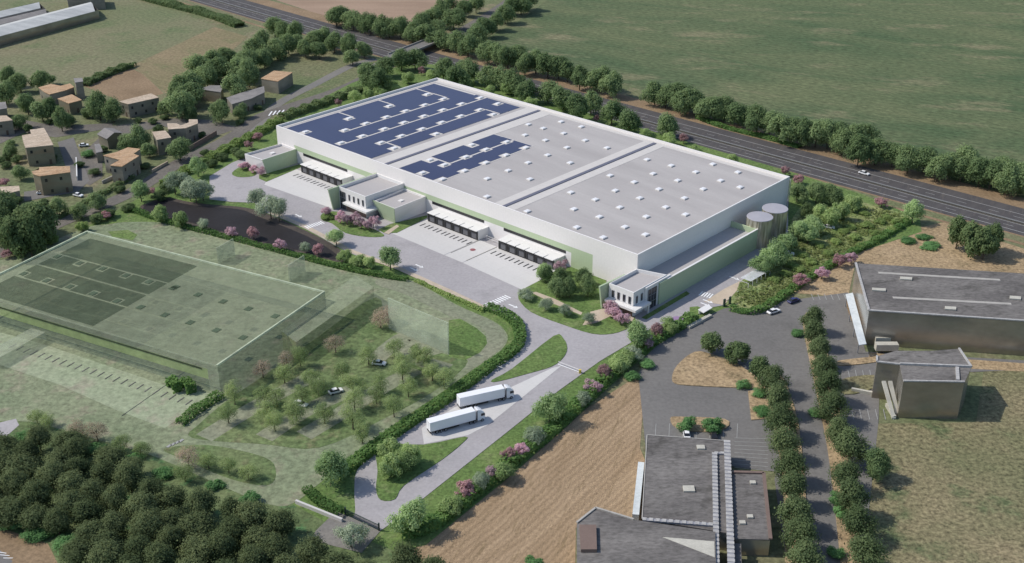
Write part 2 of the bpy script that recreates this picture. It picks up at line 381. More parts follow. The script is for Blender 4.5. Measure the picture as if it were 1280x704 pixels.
def trunk_mesh(name, seed, top=.62, r=.028, limbs=5):
    g = random.Random(seed); bm = bmesh.new()
    def limb(a, b, r0, r1, n=6):
        ax = (b - a).normalized(); t = ax.orthogonal().normalized(); s = ax.cross(t)
        A = [bm.verts.new(a + (t * math.cos(2 * PI * i / n) + s * math.sin(2 * PI * i / n)) * r0) for i in range(n)]
        B = [bm.verts.new(b + (t * math.cos(2 * PI * i / n) + s * math.sin(2 * PI * i / n)) * r1) for i in range(n)]
        for i in range(n): bm.faces.new((A[i], A[(i + 1) % n], B[(i + 1) % n], B[i]))
        bm.faces.new(B)
    k = Vector((g.uniform(-.02, .02), g.uniform(-.02, .02), top * .5)); e = Vector((g.uniform(-.04, .04), g.uniform(-.04, .04), top))
    limb(Vector((0, 0, -.02)), k, r, r * .75); limb(k, e, r * .75, r * .4)
    for i in range(limbs):
        th = 2 * PI * i / limbs + g.uniform(-.4, .4); z = g.uniform(.25, .5)
        limb(Vector((0, 0, z)), Vector((math.cos(th) * .26, math.sin(th) * .26, z + g.uniform(.15, .3))), r * .45, r * .15, 4)
    me = bpy.data.meshes.new(name); bm.to_mesh(me); bm.free(); me.materials.append(K['trunk']); return me
TR = [trunk_mesh('trunk', i) for i in range(3)]
def kinds(n, mat, **kw): return [crown_mesh('crown', K[mat], 100 + i * 17 + hash_name(mat), **kw) for i in range(n)]
def hash_name(s): return sum(ord(c) * (i + 3) for i, c in enumerate(s)) % 900
CR = {
    'road': kinds(8, 'l_road', z0=.03, lobes=26, leaves=5200, size=.028, top=.25, fuzz=.18),
    'wood': kinds(7, 'l_wood', z0=.02, lobes=30, leaves=7500, size=.023, lobe=(.30, .44), spread=.54, top=.3, fuzz=.27),
    'row': kinds(6, 'l_row', z0=.08, lobes=26, leaves=5600, size=.023, top=.5, fuzz=.24),
    'young': kinds(6, 'l_young', z0=.13, lobes=26, leaves=4200, size=.027, lobe=(.26, .38), fill=.15, top=.3, fuzz=.2),
    'olive': kinds(5, 'l_olive', z0=.14, lobes=24, leaves=3400, size=.026, lobe=(.24, .36), fill=.12, fuzz=.22),
    'lime': kinds(4, 'l_lime', z0=.04, lobes=22, leaves=4200, size=.030),
    'pink': kinds(4, 'l_pink', z0=.12, lobes=20, leaves=1500, size=.034, lobe=(.18, .30)),
    'rose': kinds(4, 'l_rose', z0=.12, lobes=20, leaves=1600, size=.034, lobe=(.18, .30)),
    'bush': kinds(4, 'l_bush', z0=-.05, lobes=18, leaves=2200, size=.04),
    'bright': kinds(4, 'l_bright', z0=-.1, lobes=16, leaves=2200, size=.04),
    'dark': kinds(4, 'l_plain', z0=.02, lobes=22, leaves=4000, size=.034),
    'ghost': kinds(6, 'l_ghost', z0=.10, lobes=24, leaves=3400, size=.029, lobe=(.25, .37), fill=.12, fuzz=.22),
    'ghostred': kinds(4, 'l_ghostred', z0=.08, lobes=22, leaves=2000, size=.027, lobe=(.22, .34), fill=.1, fuzz=.25),
}
def tree(kind, px, py, h, w, name='tree', label=None, group=None, cat='tree', zc=.56, at=None):
    p = at if at is not None else M(px, py, h * zc); p = Vector((p.x, p.y, 0))
    o = thing(name, label or 'x', cat, p, rnd.uniform(0, 6.28), group)
    o.scale = (w * rnd.uniform(.88, 1.12), w * rnd.uniform(.88, 1.12), h)
    link('trunk', rnd.choice(TR), o); link('crown', rnd.choice(CR[kind]), o)
    return o
def shrub(kind, px, py, h, w, name='shrub', label=None, group=None, cat='shrub'):
    p = M(px, py, h * .5); o = link(name, rnd.choice(CR[kind])); o.location = (p.x, p.y, 0); o.rotation_euler = (0, 0, rnd.uniform(0, 6.28)); o.scale = (w, w, h)
    return tag(o, label or 'x', cat, group)
def hedge(label, line, w, h, mat='l_hedge', dens=9.0, size=.34, seed=1, name='hedge', lump=.25):
    g = np.random.default_rng(seed); C, N = [], []
    for a, b in zip(line[:-1], line[1:]):
        d = b - a; L = d.length
        if L < .01: continue
        d = d / L; n = Vector((-d.y, d.x, 0)); k = int(L * (w + 2 * h) * dens)
        s = g.uniform(0, L, k); q = g.uniform(0, w + 2 * h, k)
        for si, qi in zip(s, q):
            hh = h * (1 + lump * math.sin((a.x + d.x * si) * .7 + (a.y + d.y * si) * .45)) * g.uniform(.8, 1.1)
            ww = w * g.uniform(.8, 1.1)
            if qi < h: off, z, no = -ww / 2, qi / h * hh, -n
            elif qi < h + w: off, z, no = (qi - h - w / 2) / w * ww, hh, Vector((0, 0, 1))
            else: off, z, no = ww / 2, (qi - h - w) / h * hh, n
            p = a + d * si + n * off; C.append((p.x, p.y, z)); N.append((no.x, no.y, no.z + .3))
    c = line[len(line) // 2]; C = np.array(C) - np.array((c.x, c.y, 0))
    o = link(name, card_mesh(name, C, np.array(N), size, K[mat], seed)); o.location = (c.x, c.y, 0)
    return tag(o, label, 'hedge')

# ------------------------------------------------------------------ the ground
g0 = bmesh.new(); bmesh.ops.create_grid(g0, x_segments=8, y_segments=8, size=9000)
og = finish('ground', g0, K['ground']); og.location = (0, 3000, 0); og['kind'] = 'structure'
Z = lambda k: .02 * k
sheet('field', MM([(596, 58), (612, 46), (655, 22), (700, -12), (760, -60), (1500, -120), (1700, 330), (1280, 226), (1100, 190), (960, 152), (800, 112), (700, 84)]), Z(1), K['cropfield'])
sheet('field', MM([(280, -60), (640, -60), (590, -2), (548, 22), (520, 28), (480, 27), (430, 17), (405, 20), (332, -4)]), Z(1), K['plough'])
sheet('field', MM([(-200, 110), (-200, -40), (168, -40), (240, 22), (262, 30), (310, 46), (250, 95), (205, 118), (150, 128), (110, 106), (55, 104), (0, 100)]), Z(1), K['pasture'])
sheet('field', MM([(105, 108), (160, 84), (178, 92), (205, 117), (192, 121), (150, 126)]), Z(2), K['verge'])
sheet('field', MM([(165, 82), (268, 34), (310, 46), (262, 88), (232, 108), (207, 117)]), Z(2), surf('tawny_meadow', (.18, .16, .085), (.235, .185, .11), .03, .6, .32, c3=(.14, .15, .07)))
# motorway: dead parallel to the long side of the warehouse, bending gently at its far end
def mw(v): return smooth([U(-900, v + 33), U(-420, v + 12.5), U(-240, v + 6), U(-60, v + 1.2), U(60, v), U(300, v), U(700, v)], 8, False)
def band(va, vb): return mw(va) + mw(vb)[::-1]
sheet('verge', band(126, 171), Z(2), K['verge'])
sheet('verge', band(128, 133), Z(3), K['ground'])
sheet('road', band(134.2, 160.2), Z(4), K['motorway'])
sheet('verge', band(144.1, 146.2), Z(5), surf('median_strip', (.07, .065, .055), (.10, .09, .075), .2, 1.5, .2))
def dashes(v, on, off, w):
    line = mw(v); out = []; acc = 0
    for a, b in zip(line[:-1], line[1:]):
        L = (b - a).length; k = 0.0
        while k < L:
            e = min(k + on, L); out.append(stroke(a.lerp(b, k / L), a.lerp(b, e / L), w)); k += on + off
    return out
def solid(v, w): 
    l = mw(v); return [stroke(a, b, w) for a, b in zip(l[:-1], l[1:])]
marks('road_marking', solid(137.0, .32) + solid(143.6, .25) + solid(146.7, .25) + solid(153.8, .28) + dashes(140.4, 4, 9, .2) + dashes(150.2, 4, 9, .2), Z(6), plain('lane_paint', (.36, .36, .35), .7))
# village and minor roads
vill = smooth(MM([(-60, 345), (20, 306), (70, 281), (160, 243), (225, 203), (287, 173), (322, 148), (348, 138), (420, 114), (458, 97), (492, 78)]), 5, False)
sheet('road', strip_pts(vill, 7.5), Z(4), K['lane'])
sheet('road', strip_pts(smooth(MM([(318, 166), (345, 132), (395, 105), (440, 82), (470, 74)]), 5, False), 5.5), Z(3), K['pale_lane'])
sheet('road', strip_pts(smooth(MM([(545, 56), (575, 40), (612, 18), (650, -8), (720, -60)]), 4, False), 8), Z(4), K['lane'])
sheet('road', MM([(105, 190), (140, 158), (215, 148), (262, 150), (300, 160), (255, 175), (205, 158), (150, 170), (128, 192), (128, 222), (112, 232), (92, 222)]), Z(3), K['lane'])
sheet('road', MM([(72, 178), (92, 172), (112, 226), (98, 240), (30, 252), (30, 240), (90, 232)]), Z(4), K['asphalt'])
sheet('road', MM([(0, 168), (30, 150), (72, 158), (140, 154), (142, 160), (70, 172), (30, 166), (0, 180)]), Z(3), K['lane'])
sheet('road', MM([(0, 553), (-30, 548), (-30, 536), (20, 524), (24, 532)]), Z(8), K['pave'])
marks('road_marking', [stroke(M(336 + i * 5.2, 145 - i * .9), M(340 + i * 5, 139.5 - i * .6), .7) for i in range(4)], Z(6), K['paint'])
# estate
sheet('lawn', MM([(-40, 352), (40, 318), (100, 288), (160, 256), (240, 208), (300, 174), (345, 152), (440, 104), (500, 82), (560, 80), (640, 112), (860, 178), (985, 214), (1080, 244), (1150, 274), (1152, 290), (1060, 320), (980, 366), (905, 388), (868, 402), (800, 450), (735, 508), (640, 594), (532, 682), (480, 692), (430, 668), (370, 650), (345, 640), (250, 604), (100, 548), (-40, 500)]), Z(5), K['lawn'])
sheet('ghost_ground', smooth(MM([(-60, 352), (30, 318), (104, 286), (135, 281), (160, 278), (212, 279), (250, 288), (320, 306), (420, 336), (478, 347), (517, 352), (570, 381), (617, 402), (632, 415), (634, 427), (622, 442), (589, 464), (545, 496), (490, 533), (430, 578), (398, 606), (366, 630), (340, 632), (300, 618), (200, 574), (150, 558), (40, 528), (-60, 508)]), 4), Z(7), K['ghost_ground']).name = 'extension_ground'
sheet('pavement', MM([(-60, 440), (0, 457), (75, 482), (145, 513), (206, 536), (258, 500), (277, 495), (206, 482), (52, 430), (-60, 400)]), Z(8), K['ghost_yard'])
sheet('pavement', smooth(MM([(478, 348), (517, 353), (570, 382), (616, 403), (631, 417), (632, 428), (618, 443), (588, 462), (574, 458), (600, 442), (608, 430), (606, 415), (585, 402), (560, 395), (505, 368), (470, 356)]), 3), Z(8), K['ghost_path'])
sheet('lawn', MM([(561, 401), (575, 399), (596, 411), (607, 421), (609, 430), (600, 441), (581, 451), (561, 446)]), Z(9), K['lawn'])
sheet('lawn', smooth(MM([(286, 500), (330, 470), (400, 420), (470, 372), (486, 410), (545, 440), (585, 452), (545, 488), (480, 524), (400, 560), (330, 556), (240, 548), (250, 530)]), 4), Z(8), K['ghost_lawn'])
sheet('lawn', smooth(MM([(205, 562), (260, 557), (330, 572), (345, 590), (335, 607), (290, 600), (230, 575)]), 4), Z(8), K['ghost_lawn'])
sheet('lawn', MM([(135, 290), (160, 288), (172, 294), (166, 301), (140, 296)]), Z(8), K['lawn'])
for ln in ([(330, 548), (372, 520), (395, 508), (440, 488)], [(380, 545), (430, 515), (480, 484), (520, 462)], [(468, 452), (490, 432), (515, 420), (545, 444)], [(255, 548), (300, 520), (350, 492), (392, 470)], [(520, 420), (500, 436), (522, 450), (560, 462)]):
    sheet('path', strip_pts(smooth(MM(ln), 4, False), 6.0), Z(9), K['ghost_path'])
marks('road_marking', [stroke(M(209 + i * 5, 560 - i * 2.2), M(214 + i * 5, 556.5 - i * 2.2), .8) for i in range(4)], Z(12), K['dullpaint'])
marks('road_marking', [stroke(M(152, 521), M(246, 455), .25)], Z(9), K['dark'])
# retention basin
sheet('bank', smooth(MM([(172, 264), (205, 248), (232, 252), (262, 256), (300, 259), (330, 266), (385, 290), (425, 312), (428, 328), (398, 322), (352, 312), (300, 300), (240, 284)]), 3), Z(7), K['bank'])
sheet('water', smooth(MM([(178, 263), (205, 251), (240, 257), (298, 262), (322, 271), (384, 296), (420, 318), (418, 325), (396, 319), (350, 308), (300, 296), (240, 279)]), 3), Z(9), K['pond'])
# roads of the estate
road_pts = MM([(312, 195), (290, 204), (262, 221), (262, 250), (290, 253), (318, 254)]) + smooth(MM([(332, 266), (382, 287), (440, 318), (500, 338), (560, 363), (607, 385), (640, 397), (653, 412), (654, 427), (645, 441), (619, 459), (560, 504), (500, 546), (470, 566), (447, 588), (443, 612), (444, 640), (440, 648)]), 4, False) + MM([(476, 664), (496, 650), (640, 536), (697, 490), (750, 452), (787, 430), (812, 412), (868, 389), (905, 382), (922, 365), (975, 318), (985, 300), (985, 270), (985, 225)]) + UU([(194, 0), (0, 0), (0, -10)])
sheet('road', road_pts, Z(10), K['pave'])
sheet('road', MM([(440, 648), (476, 664), (452, 692), (388, 676), (395, 664), (420, 640)]), Z(9), K['pale_lane'])
for pts in ([(14.5, -5), (63, -5), (63, -22.3), (23, -25), (16, -17)], [(98, -5), (165, -5), (166, -24.6), (134, -23), (98, -22.7)]):
    sheet('pavement', UU(pts), Z(11), K['slab'])
for va, vb in ((125.5, 125.8), (134.8, 135.1)):
    sheet('pavement', UU([(va, -5), (vb, -5), (vb, -23), (va, -23)]), Z(12), K['grey'])
sheet('pavement', MM([(527, 536), (568, 510), (632, 488), (690, 461), (702, 458), (660, 492), (610, 532), (585, 545), (530, 556)]), Z(11), K['slab'])
# lawns and islands with a kerb
def island(pts, mat='lawn', h=.13, name='lawn'):
    bm = bmesh.new(); prism(bm, pts, 0, h + .2); fs = [f for f in bm.faces if len(f.verts) > 4]; bmesh.ops.triangulate(bm, faces=fs)
    o = finish(name, bm, K[mat]); o['kind'] = 'structure'; return o
A1 = smooth(MM([(651, 364), (648, 374), (664, 391), (702, 406), (740, 418), (766, 418), (786, 411), (795, 403)]), 3, False) + MM([(793, 397), (756, 386), (758, 350), (722, 334), (700, 336), (672, 353)])
island(A1)
island(smooth(MM([(615, 476), (640, 462), (692, 421), (704, 424), (709, 436), (704, 448), (690, 459), (660, 468), (622, 478)]), 3))
island(smooth(MM([(470, 566), (480, 555), (530, 557), (581, 547), (578, 555), (552, 576), (505, 608), (494, 625), (476, 626), (470, 612), (472, 590)]), 3))
island(MM([(324, 219), (332, 218), (375, 206), (378, 209), (333, 228), (324, 224)]))
island(smooth(MM([(290, 217), (305, 208), (320, 216), (316, 221), (298, 222)]), 3))
island(smooth(MM([(403, 268), (425, 266), (457, 283), (473, 290), (480, 296), (460, 297), (432, 292), (415, 280), (403, 276)]), 3))
island(MM([(473, 288), (488, 281), (534, 270), (534, 273), (496, 292), (480, 292)]))
island(MM([(802, 398), (808, 400), (862, 368), (858, 365)]))
island(MM([(862, 385), (872, 384), (880, 388), (870, 396), (862, 398)]))
for i in range(3):
    pass
sheet('path', MM([(664, 367), (670, 366), (694, 375), (728, 392), (726, 395), (692, 381)]), .36, K['gravel'])
sheet('path', MM([(738, 391), (758, 386), (793, 398), (790, 403), (762, 397), (745, 405), (728, 408)]), .37, K['gravel'])
sheet('path', MM([(480, 292), (496, 282), (499, 284), (486, 294)]), .36, K['gravel'])
sheet('path', strip_pts(MM([(330, 262), (384, 285), (440, 315), (500, 337), (560, 364), (606, 386)]), 2.2), Z(12), K['gravel'])
sheet('pavement', MM([(880, 378), (905, 382), (921, 364), (925, 352), (905, 362)]), Z(11), surf('sand_pavers', (.46, .38, .29), (.52, .43, .33), .2, 2, .1))
# painted signs of the estate
W = []
def zebra(a, b, n, wdt, L): 
    d = (b - a) / n; nn = Vector((-d.y, d.x, 0)).normalized() * L
    for i in range(n):
        p = a + d * (i + .2); W.append([p, p + d * .55, p + d * .55 + nn, p + nn])
zebra(M(613, 385), M(640, 373), 9, 1, 3.0); zebra(M(385, 287), M(407, 280), 8, 1, 3.0); zebra(M(872, 370), M(888, 374), 5, 1, 3.4)
for x, y in ((625, 388), (640, 383), (516, 337), (523, 333), (883, 377), (880, 381), (372, 270), (916, 348), (420, 271)):
    a = M(x, y); W.append(stroke(a - EU * 1.4, a + EU * 1.4, .55)); W.append([a + EU * 1.2 + EV * .9, a + EU * 2.6, a + EU * 1.2 - EV * .9])
for i in range(9): W.append(stroke(U(193 + i * .01, -30 + 0 * i), U(193 + i * .01, -29.9), .1))
for i in range(10): a = M(921 + i * 2.9, 366 - i * 1.8); W.append(stroke(a, a + EV * 5, .16))
W.append(stroke(M(697, 456), M(724, 466), .35))
marks('road_marking', W, Z(14), K['paint'])
bumps = []
for u0 in (23.0, 99.5, 136.3):
    for i in range(6):
        for du in (.9, 3.4): bumps.append(stroke(U(u0 + i * 4.43 + du, -8.0), U(u0 + i * 4.43 + du, -11.0), .5))
marks('road_marking', bumps, Z(14), K['dark'])
def disc(name, c, r, z, mat, n=20):
    return sheet(name, [c + Vector((math.cos(2 * PI * i / n) * r, math.sin(2 * PI * i / n) * r, 0)) for i in range(n)], z, mat)
disc('road_marking', M(591, 313), 1.05, Z(14), K['redpaint']); disc('road_marking', M(847, 400), 2.0, Z(14), K['purple'])
# land to the right of the hedge
sheet('field', MM([(460, 724), (540, 672), (640, 594), (735, 510), (800, 468), (803, 520), (800, 560), (806, 575), (802, 660), (720, 660), (718, 760), (460, 780)]), Z(3), K['stubble'])
sheet('field', MM([(985, 366), (1060, 318), (1152, 284), (1180, 278), (1300, 318), (1300, 345), (1069, 330), (1060, 372)]), Z(3), K['straw'])
sheet('field', MM([(1088, 530), (1220, 528), (1230, 462), (1300, 466), (1300, 760), (1080, 760), (1078, 640)]), Z(3), K['scrub'])
sheet('car_park', MM([(798, 470), (806, 447), (830, 424), (868, 402), (905, 386), (985, 376), (1060, 366), (1082, 440), (1300, 452), (1300, 462), (1100, 470), (1098, 528), (1086, 640), (1076, 760), (985, 760), (982, 700), (968, 600), (970, 590), (808, 570), (803, 520)]), Z(5), K['asphalt'])
def verge(pts, mat='straw', sm=True): return island(smooth(MM(pts), 3) if sm else MM(pts), mat, .14, 'verge')
verge([(840, 472), (847, 457), (868, 441), (890, 444), (925, 458), (958, 484), (935, 486), (865, 483), (844, 480)])
verge([(935, 490), (958, 487), (964, 524), (939, 526)], sm=False)
verge([(838, 524), (850, 522), (906, 525), (908, 536), (880, 541), (846, 536)])
verge([(960, 482), (975, 470), (990, 500), (1002, 560), (1012, 700), (1010, 760), (985, 760), (978, 600), (968, 540)])
verge([(1003, 400), (1022, 396), (1034, 440), (1046, 500), (1062, 560), (1078, 700), (1078, 760), (1058, 760), (1044, 640), (1034, 560), (1018, 480)])
verge([(1058, 316 + 60), (1074, 368), (1084, 395), (1082, 408), (1066, 404)], 'verge')
verge([(1048, 452), (1098, 447), (1098, 453), (1052, 458)], 'straw')
verge([(1050, 476), (1094, 470), (1092, 486), (1056, 494)], 'scrub')
sheet('verge', MM([(1086, 441), (1300, 456), (1300, 466), (1205, 461), (1086, 452)]), Z(6), K['straw'])
Q = []
for i in range(6): Q.append(stroke(M(1014 + i * 8.2 - i * .1, 368), M(1017 + i * 8.2, 375.5), .2))
for i in range(5): Q.append(stroke(M(1060 + i * 9, 463), M(1062 + i * 9, 473), .2))
for i in range(7): Q.append(stroke(M(1054 + i * 10, 512), M(1057 + i * 10, 525), .2))
for i in range(9): Q.append(stroke(M(918, 548 + i * 4.6), M(960, 549 + i * 5), .16))
for i in range(7): Q.append(stroke(M(820 + i * 17, 530), M(819 + i * 17, 548), .16))
marks('road_marking', Q, Z(7), K['dullpaint'])
sheet('verge', MM([(-60, 660), (0, 640), (60, 664), (120, 694), (160, 720), (-60, 780)]), Z(3), K['verge'])
sheet('car_park', MM([(-60, 700), (0, 688), (16, 702), (0, 720), (-60, 740)]), Z(4), K['asphalt'])
marks('road_marking', [stroke(M(-4 + i * 4, 690 + i * 4), M(8 + i * 4, 692 + i * 3), .2) for i in range(3)], Z(5), K['paint'])
sheet('grove_floor', MM([(-60, 500), (60, 520), (200, 565), (330, 612), (420, 660), (520, 700), (520, 760), (100, 760), (60, 680), (-60, 640)]), Z(6), surf('wood_floor', (.085, .125, .050), (.135, .165, .075), .08, .7, .45, c3=(.07, .17, .065))).name = 'lawn'

# ------------------------------------------------------------------ the warehouse
LU, WV, HW = 194.0, 96.4, 14.0
wh = thing('warehouse', 'huge flat-roofed white logistics warehouse with skylights, solar panels and loading docks', 'warehouse', U(0, 0), ANG_U)
def wpart(name, bm, mat, parent=None): 
    p = parent or wh
    return finish(name, bm, mat, p)
def nest(parent_obj, name, bm, mat):
    """Sub-part of a part of the warehouse; geometry in world metres."""
    bmesh.ops.recalc_face_normals(bm, faces=bm.faces[:])
    q = parent_obj
    while q.parent is not None: q = q.parent
    c, s = math.cos(-q.rotation_euler.z), math.sin(-q.rotation_euler.z)
    for v in bm.verts:
        d = v.co - Vector(q.location); v.co = Vector((d.x * c - d.y * s, d.x * s + d.y * c, d.z))
    me = bpy.data.meshes.new(name); bm.to_mesh(me); bm.free(); me.materials.append(mat)
    return link(name, me, parent_obj)
RZ = 13.0
T = .5
bm = bmesh.new(); ubox(bm, 0, LU, 0, T, 8.0, HW); wpart('front_facade', bm, K['white'])
bm = bmesh.new(); ubox(bm, 0, LU, WV - T, WV, 0, HW); wpart('back_wall', bm, K['white'])
bm = bmesh.new(); ubox(bm, 0, T, T, WV - T, 0, HW); wpart('end_wall', bm, K['white_end'])
bm = bmesh.new(); ubox(bm, LU - T, LU, T, WV - T, 0, HW); wpart('end_wall', bm, K['white_end'])
bm = bmesh.new(); ubox(bm, 175.1, LU, .02, T, 0, 8.0); wpart('front_wall', bm, K['white'])
bm = bmesh.new()
prism(bm, [U(0, .02), U(15.0, .02), U(15.0, T), U(0, T)], 0, 8.0, [U(0, .02), U(11.35, .02), U(11.35, T), U(0, T)])
wpart('front_wall', bm, K['white'])
bm = bmesh.new(); ubox(bm, 11.3, 175.1, .03, T, 5.8, 8.0); ubox(bm, 165.5, 175.1, .05, T, 0, 5.8); wpart('green_band', bm, K['green'])
bm = bmesh.new(); ubox(bm, 12, 165.5, .06, T, 0, 5.8); wpart('dock_wall', bm, K['white'])
for a, b in ((17.5, 46), (96, 123.5), (133.5, 163)):
    bm = bmesh.new(); ubox(bm, a, b, -.06, .055, 4.7, 5.75); w_ = wpart('window_strip', bm, K['dark'])
bm = bmesh.new(); ubox(bm, T, LU - T, T, WV - T, RZ - .3, RZ); roof = wpart('roof', bm, K['roof'])
for c_ in (68.0, 131.9):
    d_ = 7.0 if c_ < 100 else 5.0
    bm = bmesh.new(); ubox(bm, c_ - d_, c_ + d_, T, WV - T, RZ + .01, RZ + .06); nest(roof, 'walkway', bm, K['walk'])
    bm = bmesh.new(); ubox(bm, c_ - .75, c_ + .75, .6, WV - 2.5, RZ + .06, RZ + .30); fw = wpart('fire_wall', bm, K['ridge'])
bm = bmesh.new(); ubox(bm, T + .01, 2.4, T, WV - T, RZ + .01, RZ + .05); ubox(bm, 2.4, LU - T, WV - 3.4, WV - T - .01, RZ + .012, RZ + .052)
nest(roof, 'roof_edge', bm, K['walk'])
sky = [(14, (4.8, 28.9, 52.7, 76.4)), (24.6, (17.6, 29.5, 41.4, 52.9, 64.7, 76.6)), (35.8, (6.0, 17.6, 30.0, 41.5, 53.4, 65.2, 77.1, 89.4)), (47.8, (17.4, 28.9, 40.9, 52.7, 64.5, 76.5, 88.3)), (56.9, (16.5, 40.5, 75.7)),
       (77.5, (16.9, 40.9, 75.9)), (85.6, (5.1, 17, 29.1, 40.9, 53.4, 64.7, 76.5, 88.3)), (96.3, (5.5, 17.6, 29.7, 41.4, 53.4, 65.6, 77.4, 89.1)), (108.6, (17.5, 29.3, 41, 52.8, 64.9, 76.7)), (121, (4.3, 28.2, 52.2, 75.7)),
       (141.3, (4, 28.4, 52, 75.8)), (152.4, (16.9, 29.2, 41.1, 52.8, 64.8, 76.8)), (163.6, (5, 17.6, 29.4, 41.4, 53.3, 65.4, 77.5, 89.2)), (175.8, (4.5, 16.6, 29, 40.8, 52.5, 64.7, 76.4, 88.4)), (185, (16.2, 40.1, 75.6))]
for u, vs in sky:
    for v in vs:
        bm = bmesh.new(); prism(bm, UU([(u - .95, v - 1.2), (u + .95, v - 1.2), (u + .95, v + 1.2), (u - .95, v + 1.2)]), RZ + .05, RZ + .5)
        s_ = wpart('skylight', bm, K['skyframe'])
        bm = bmesh.new(); prism(bm, UU([(u - .85, v - 1.1), (u + .85, v - 1.1), (u + .85, v + 1.1), (u - .85, v + 1.1)]), RZ + .502, RZ + .62, UU([(u - .6, v - .85), (u + .6, v - .85), (u + .6, v + .85), (u - .6, v + .85)]))
        nest(s_, 'skylight_dome', bm, K['skyglass'])
def solar(name_parent, rects, holes, z, part, mat):
    """Panels as cells of a fine grid: inside one of the rectangles and clear of the skylights and their access ways."""
    for (a, b, c, d) in rects:
        bm = bmesh.new(); su, sv = 1.0, 1.0
        us = sorted({a, b} | {x for h in holes for x in (h[0], h[1]) if a < x < b}); vs = sorted({c, d} | {x for h in holes for x in (h[2], h[3]) if c < x < d})
        for i in range(len(us) - 1):
            for j in range(len(vs) - 1):
                mu, mv = (us[i] + us[i + 1]) / 2, (vs[j] + vs[j + 1]) / 2
                if any(h[0] < mu < h[1] and h[2] < mv < h[3] for h in holes): continue
                prism(bm, UU([(us[i], vs[j]), (us[i + 1], vs[j]), (us[i + 1], vs[j + 1]), (us[i], vs[j + 1])]), z - .035, z + .035)
        part('solar_array', bm, mat)
bm = bmesh.new(); ubox(bm, 3.4, 58.7, 2.0, 91.9, RZ + .01, RZ + .055); nest(roof, 'walkway', bm, K['walk'])
bm = bmesh.new(); ubox(bm, 75.02, 97.0, 2.2, 57.5, RZ + .012, RZ + .056); nest(roof, 'walkway', bm, K['walk'])
H = []
for u, vs in sky:
    for v in vs:
        if u < 110: H.append((u - 1.9, u + 1.9, v - 2.4, v + 2.4))
# lanes between the arrays, along the rows of skylights
H += [(25.3, 26.4, 17, 79), (36.8, 37.9, 6, 92), (48.4, 49.5, 17, 79), (14, 24, 78.9, 79.9), (2, 14, 54.9, 55.9), (2, 14, 31.1, 32.1), (2, 14, 78.7, 79.7), (49, 58, 78.3, 79.3), (49, 58, 18.7, 19.7), (25, 26, 15, 18), (74, 86, 19.2, 20.2), (85.4, 86.5, 17, 57)]
solar(None, [(4.0, 20, .9 + 1.5, 90.5), (20, 31, 2.4, 90.5), (31, 42.5, 2.4, 91.5), (42.5, 54.6, 2.4, 91.5), (54.6, 58.6, 2.4, 14.1), (54.6, 58.6, 18.9, 38.1), (54.6, 58.6, 42.9, 73.3), (54.6, 58.6, 78.1, 91.5)], H, RZ + .1, wpart, K['solar'])
solar(None, [(75.0, 80, 2.6, 14.5), (75.0, 80, 19.3, 38.5), (75.0, 80, 43.3, 56.8), (80, 94, 2.6, 57.0), (94, 96.4, 7.9, 15.2), (94, 96.4, 20, 27.3), (94, 96.4, 32.1, 39), (94, 96.4, 43.8, 51), (94, 96.4, 55.8, 57)], H, RZ + .1, wpart, K['solar'])
# dock houses: six to a bay
for u0 in (22.9, 99.4, 136.2):
    for i in range(6):
        a = u0 + i * 4.43; b = a + 4.28
        bm = bmesh.new()
        A_ = UU([(a, -5.6), (b, -5.6), (b, .05), (a, .05)])
        f = prism(bm, A_, .0, 3.75)
        for vtx in f[0].verts:
            pass
        d = wpart('dock_house', bm, K['whiteplain'])
        bm = bmesh.new(); ubox(bm, a + .02, b - .02, -5.75, -5.605, 0, .55); ubox(bm, a + .02, a + .75, -5.85, -5.605, .55, 3.6); ubox(bm, b - .75, b - .02, -5.85, -5.605, .55, 3.6); ubox(bm, a + .75, b - .75, -5.95, -5.605, 2.8, 3.7)
        nest(d, 'dock_seal', bm, K['dark'])
        bm = bmesh.new(); ubox(bm, a + .75, b - .75, -5.66, -5.605, .55, 2.95); nest(d, 'dock_door', bm, K['dock'])
        bm = bmesh.new(); ubox(bm, a + .02, b - .24, -6.2, -3.4, 3.755, 3.95); ubox(bm, a - .06, b + .08, -3.4, .04, 3.76, 3.96); nest(d, 'dock_roof', bm, K['whiteplain'])
# low side wing with its green wall
bm = bmesh.new(); ubox(bm, 204.6, 205.1, -2.2, 57.0, 0, 8.0); ubox(bm, LU + .02, 204.6, 56.5, 57.0, 0, 8.0); sw = wpart('wing_wall', bm, K['green'])
bm = bmesh.new(); ubox(bm, 204.5, 205.2, 2.0, 57.1, 8.0, 8.12); nest(sw, 'coping', bm, K['whiteplain'])
bm = bmesh.new(); ubox(bm, LU + .01, 204.6, -2, 56.5, 5.5, 5.9); wpart('wing_roof', bm, K['roofdull'])
bm = bmesh.new(); ubox(bm, LU + .02, 199.5, 57.1, 57.6, 0, 7.0); ubox(bm, 199, 199.5, 57.6, 60, 0, 7.0); wpart('service_wall', bm, K['green'])
bm = bmesh.new()
for i in range(9):
    for s in (-.35, .35): ubox(bm, 195 + s, 195.08 + s, 95.2 + i * 0, 95.3, 0, HW)
for i in range(28): ubox(bm, 194.6, 195.4, 95.0, 95.4, .4 + i * .48, .46 + i * .48)
wpart('ladder', bm, K['grey'])

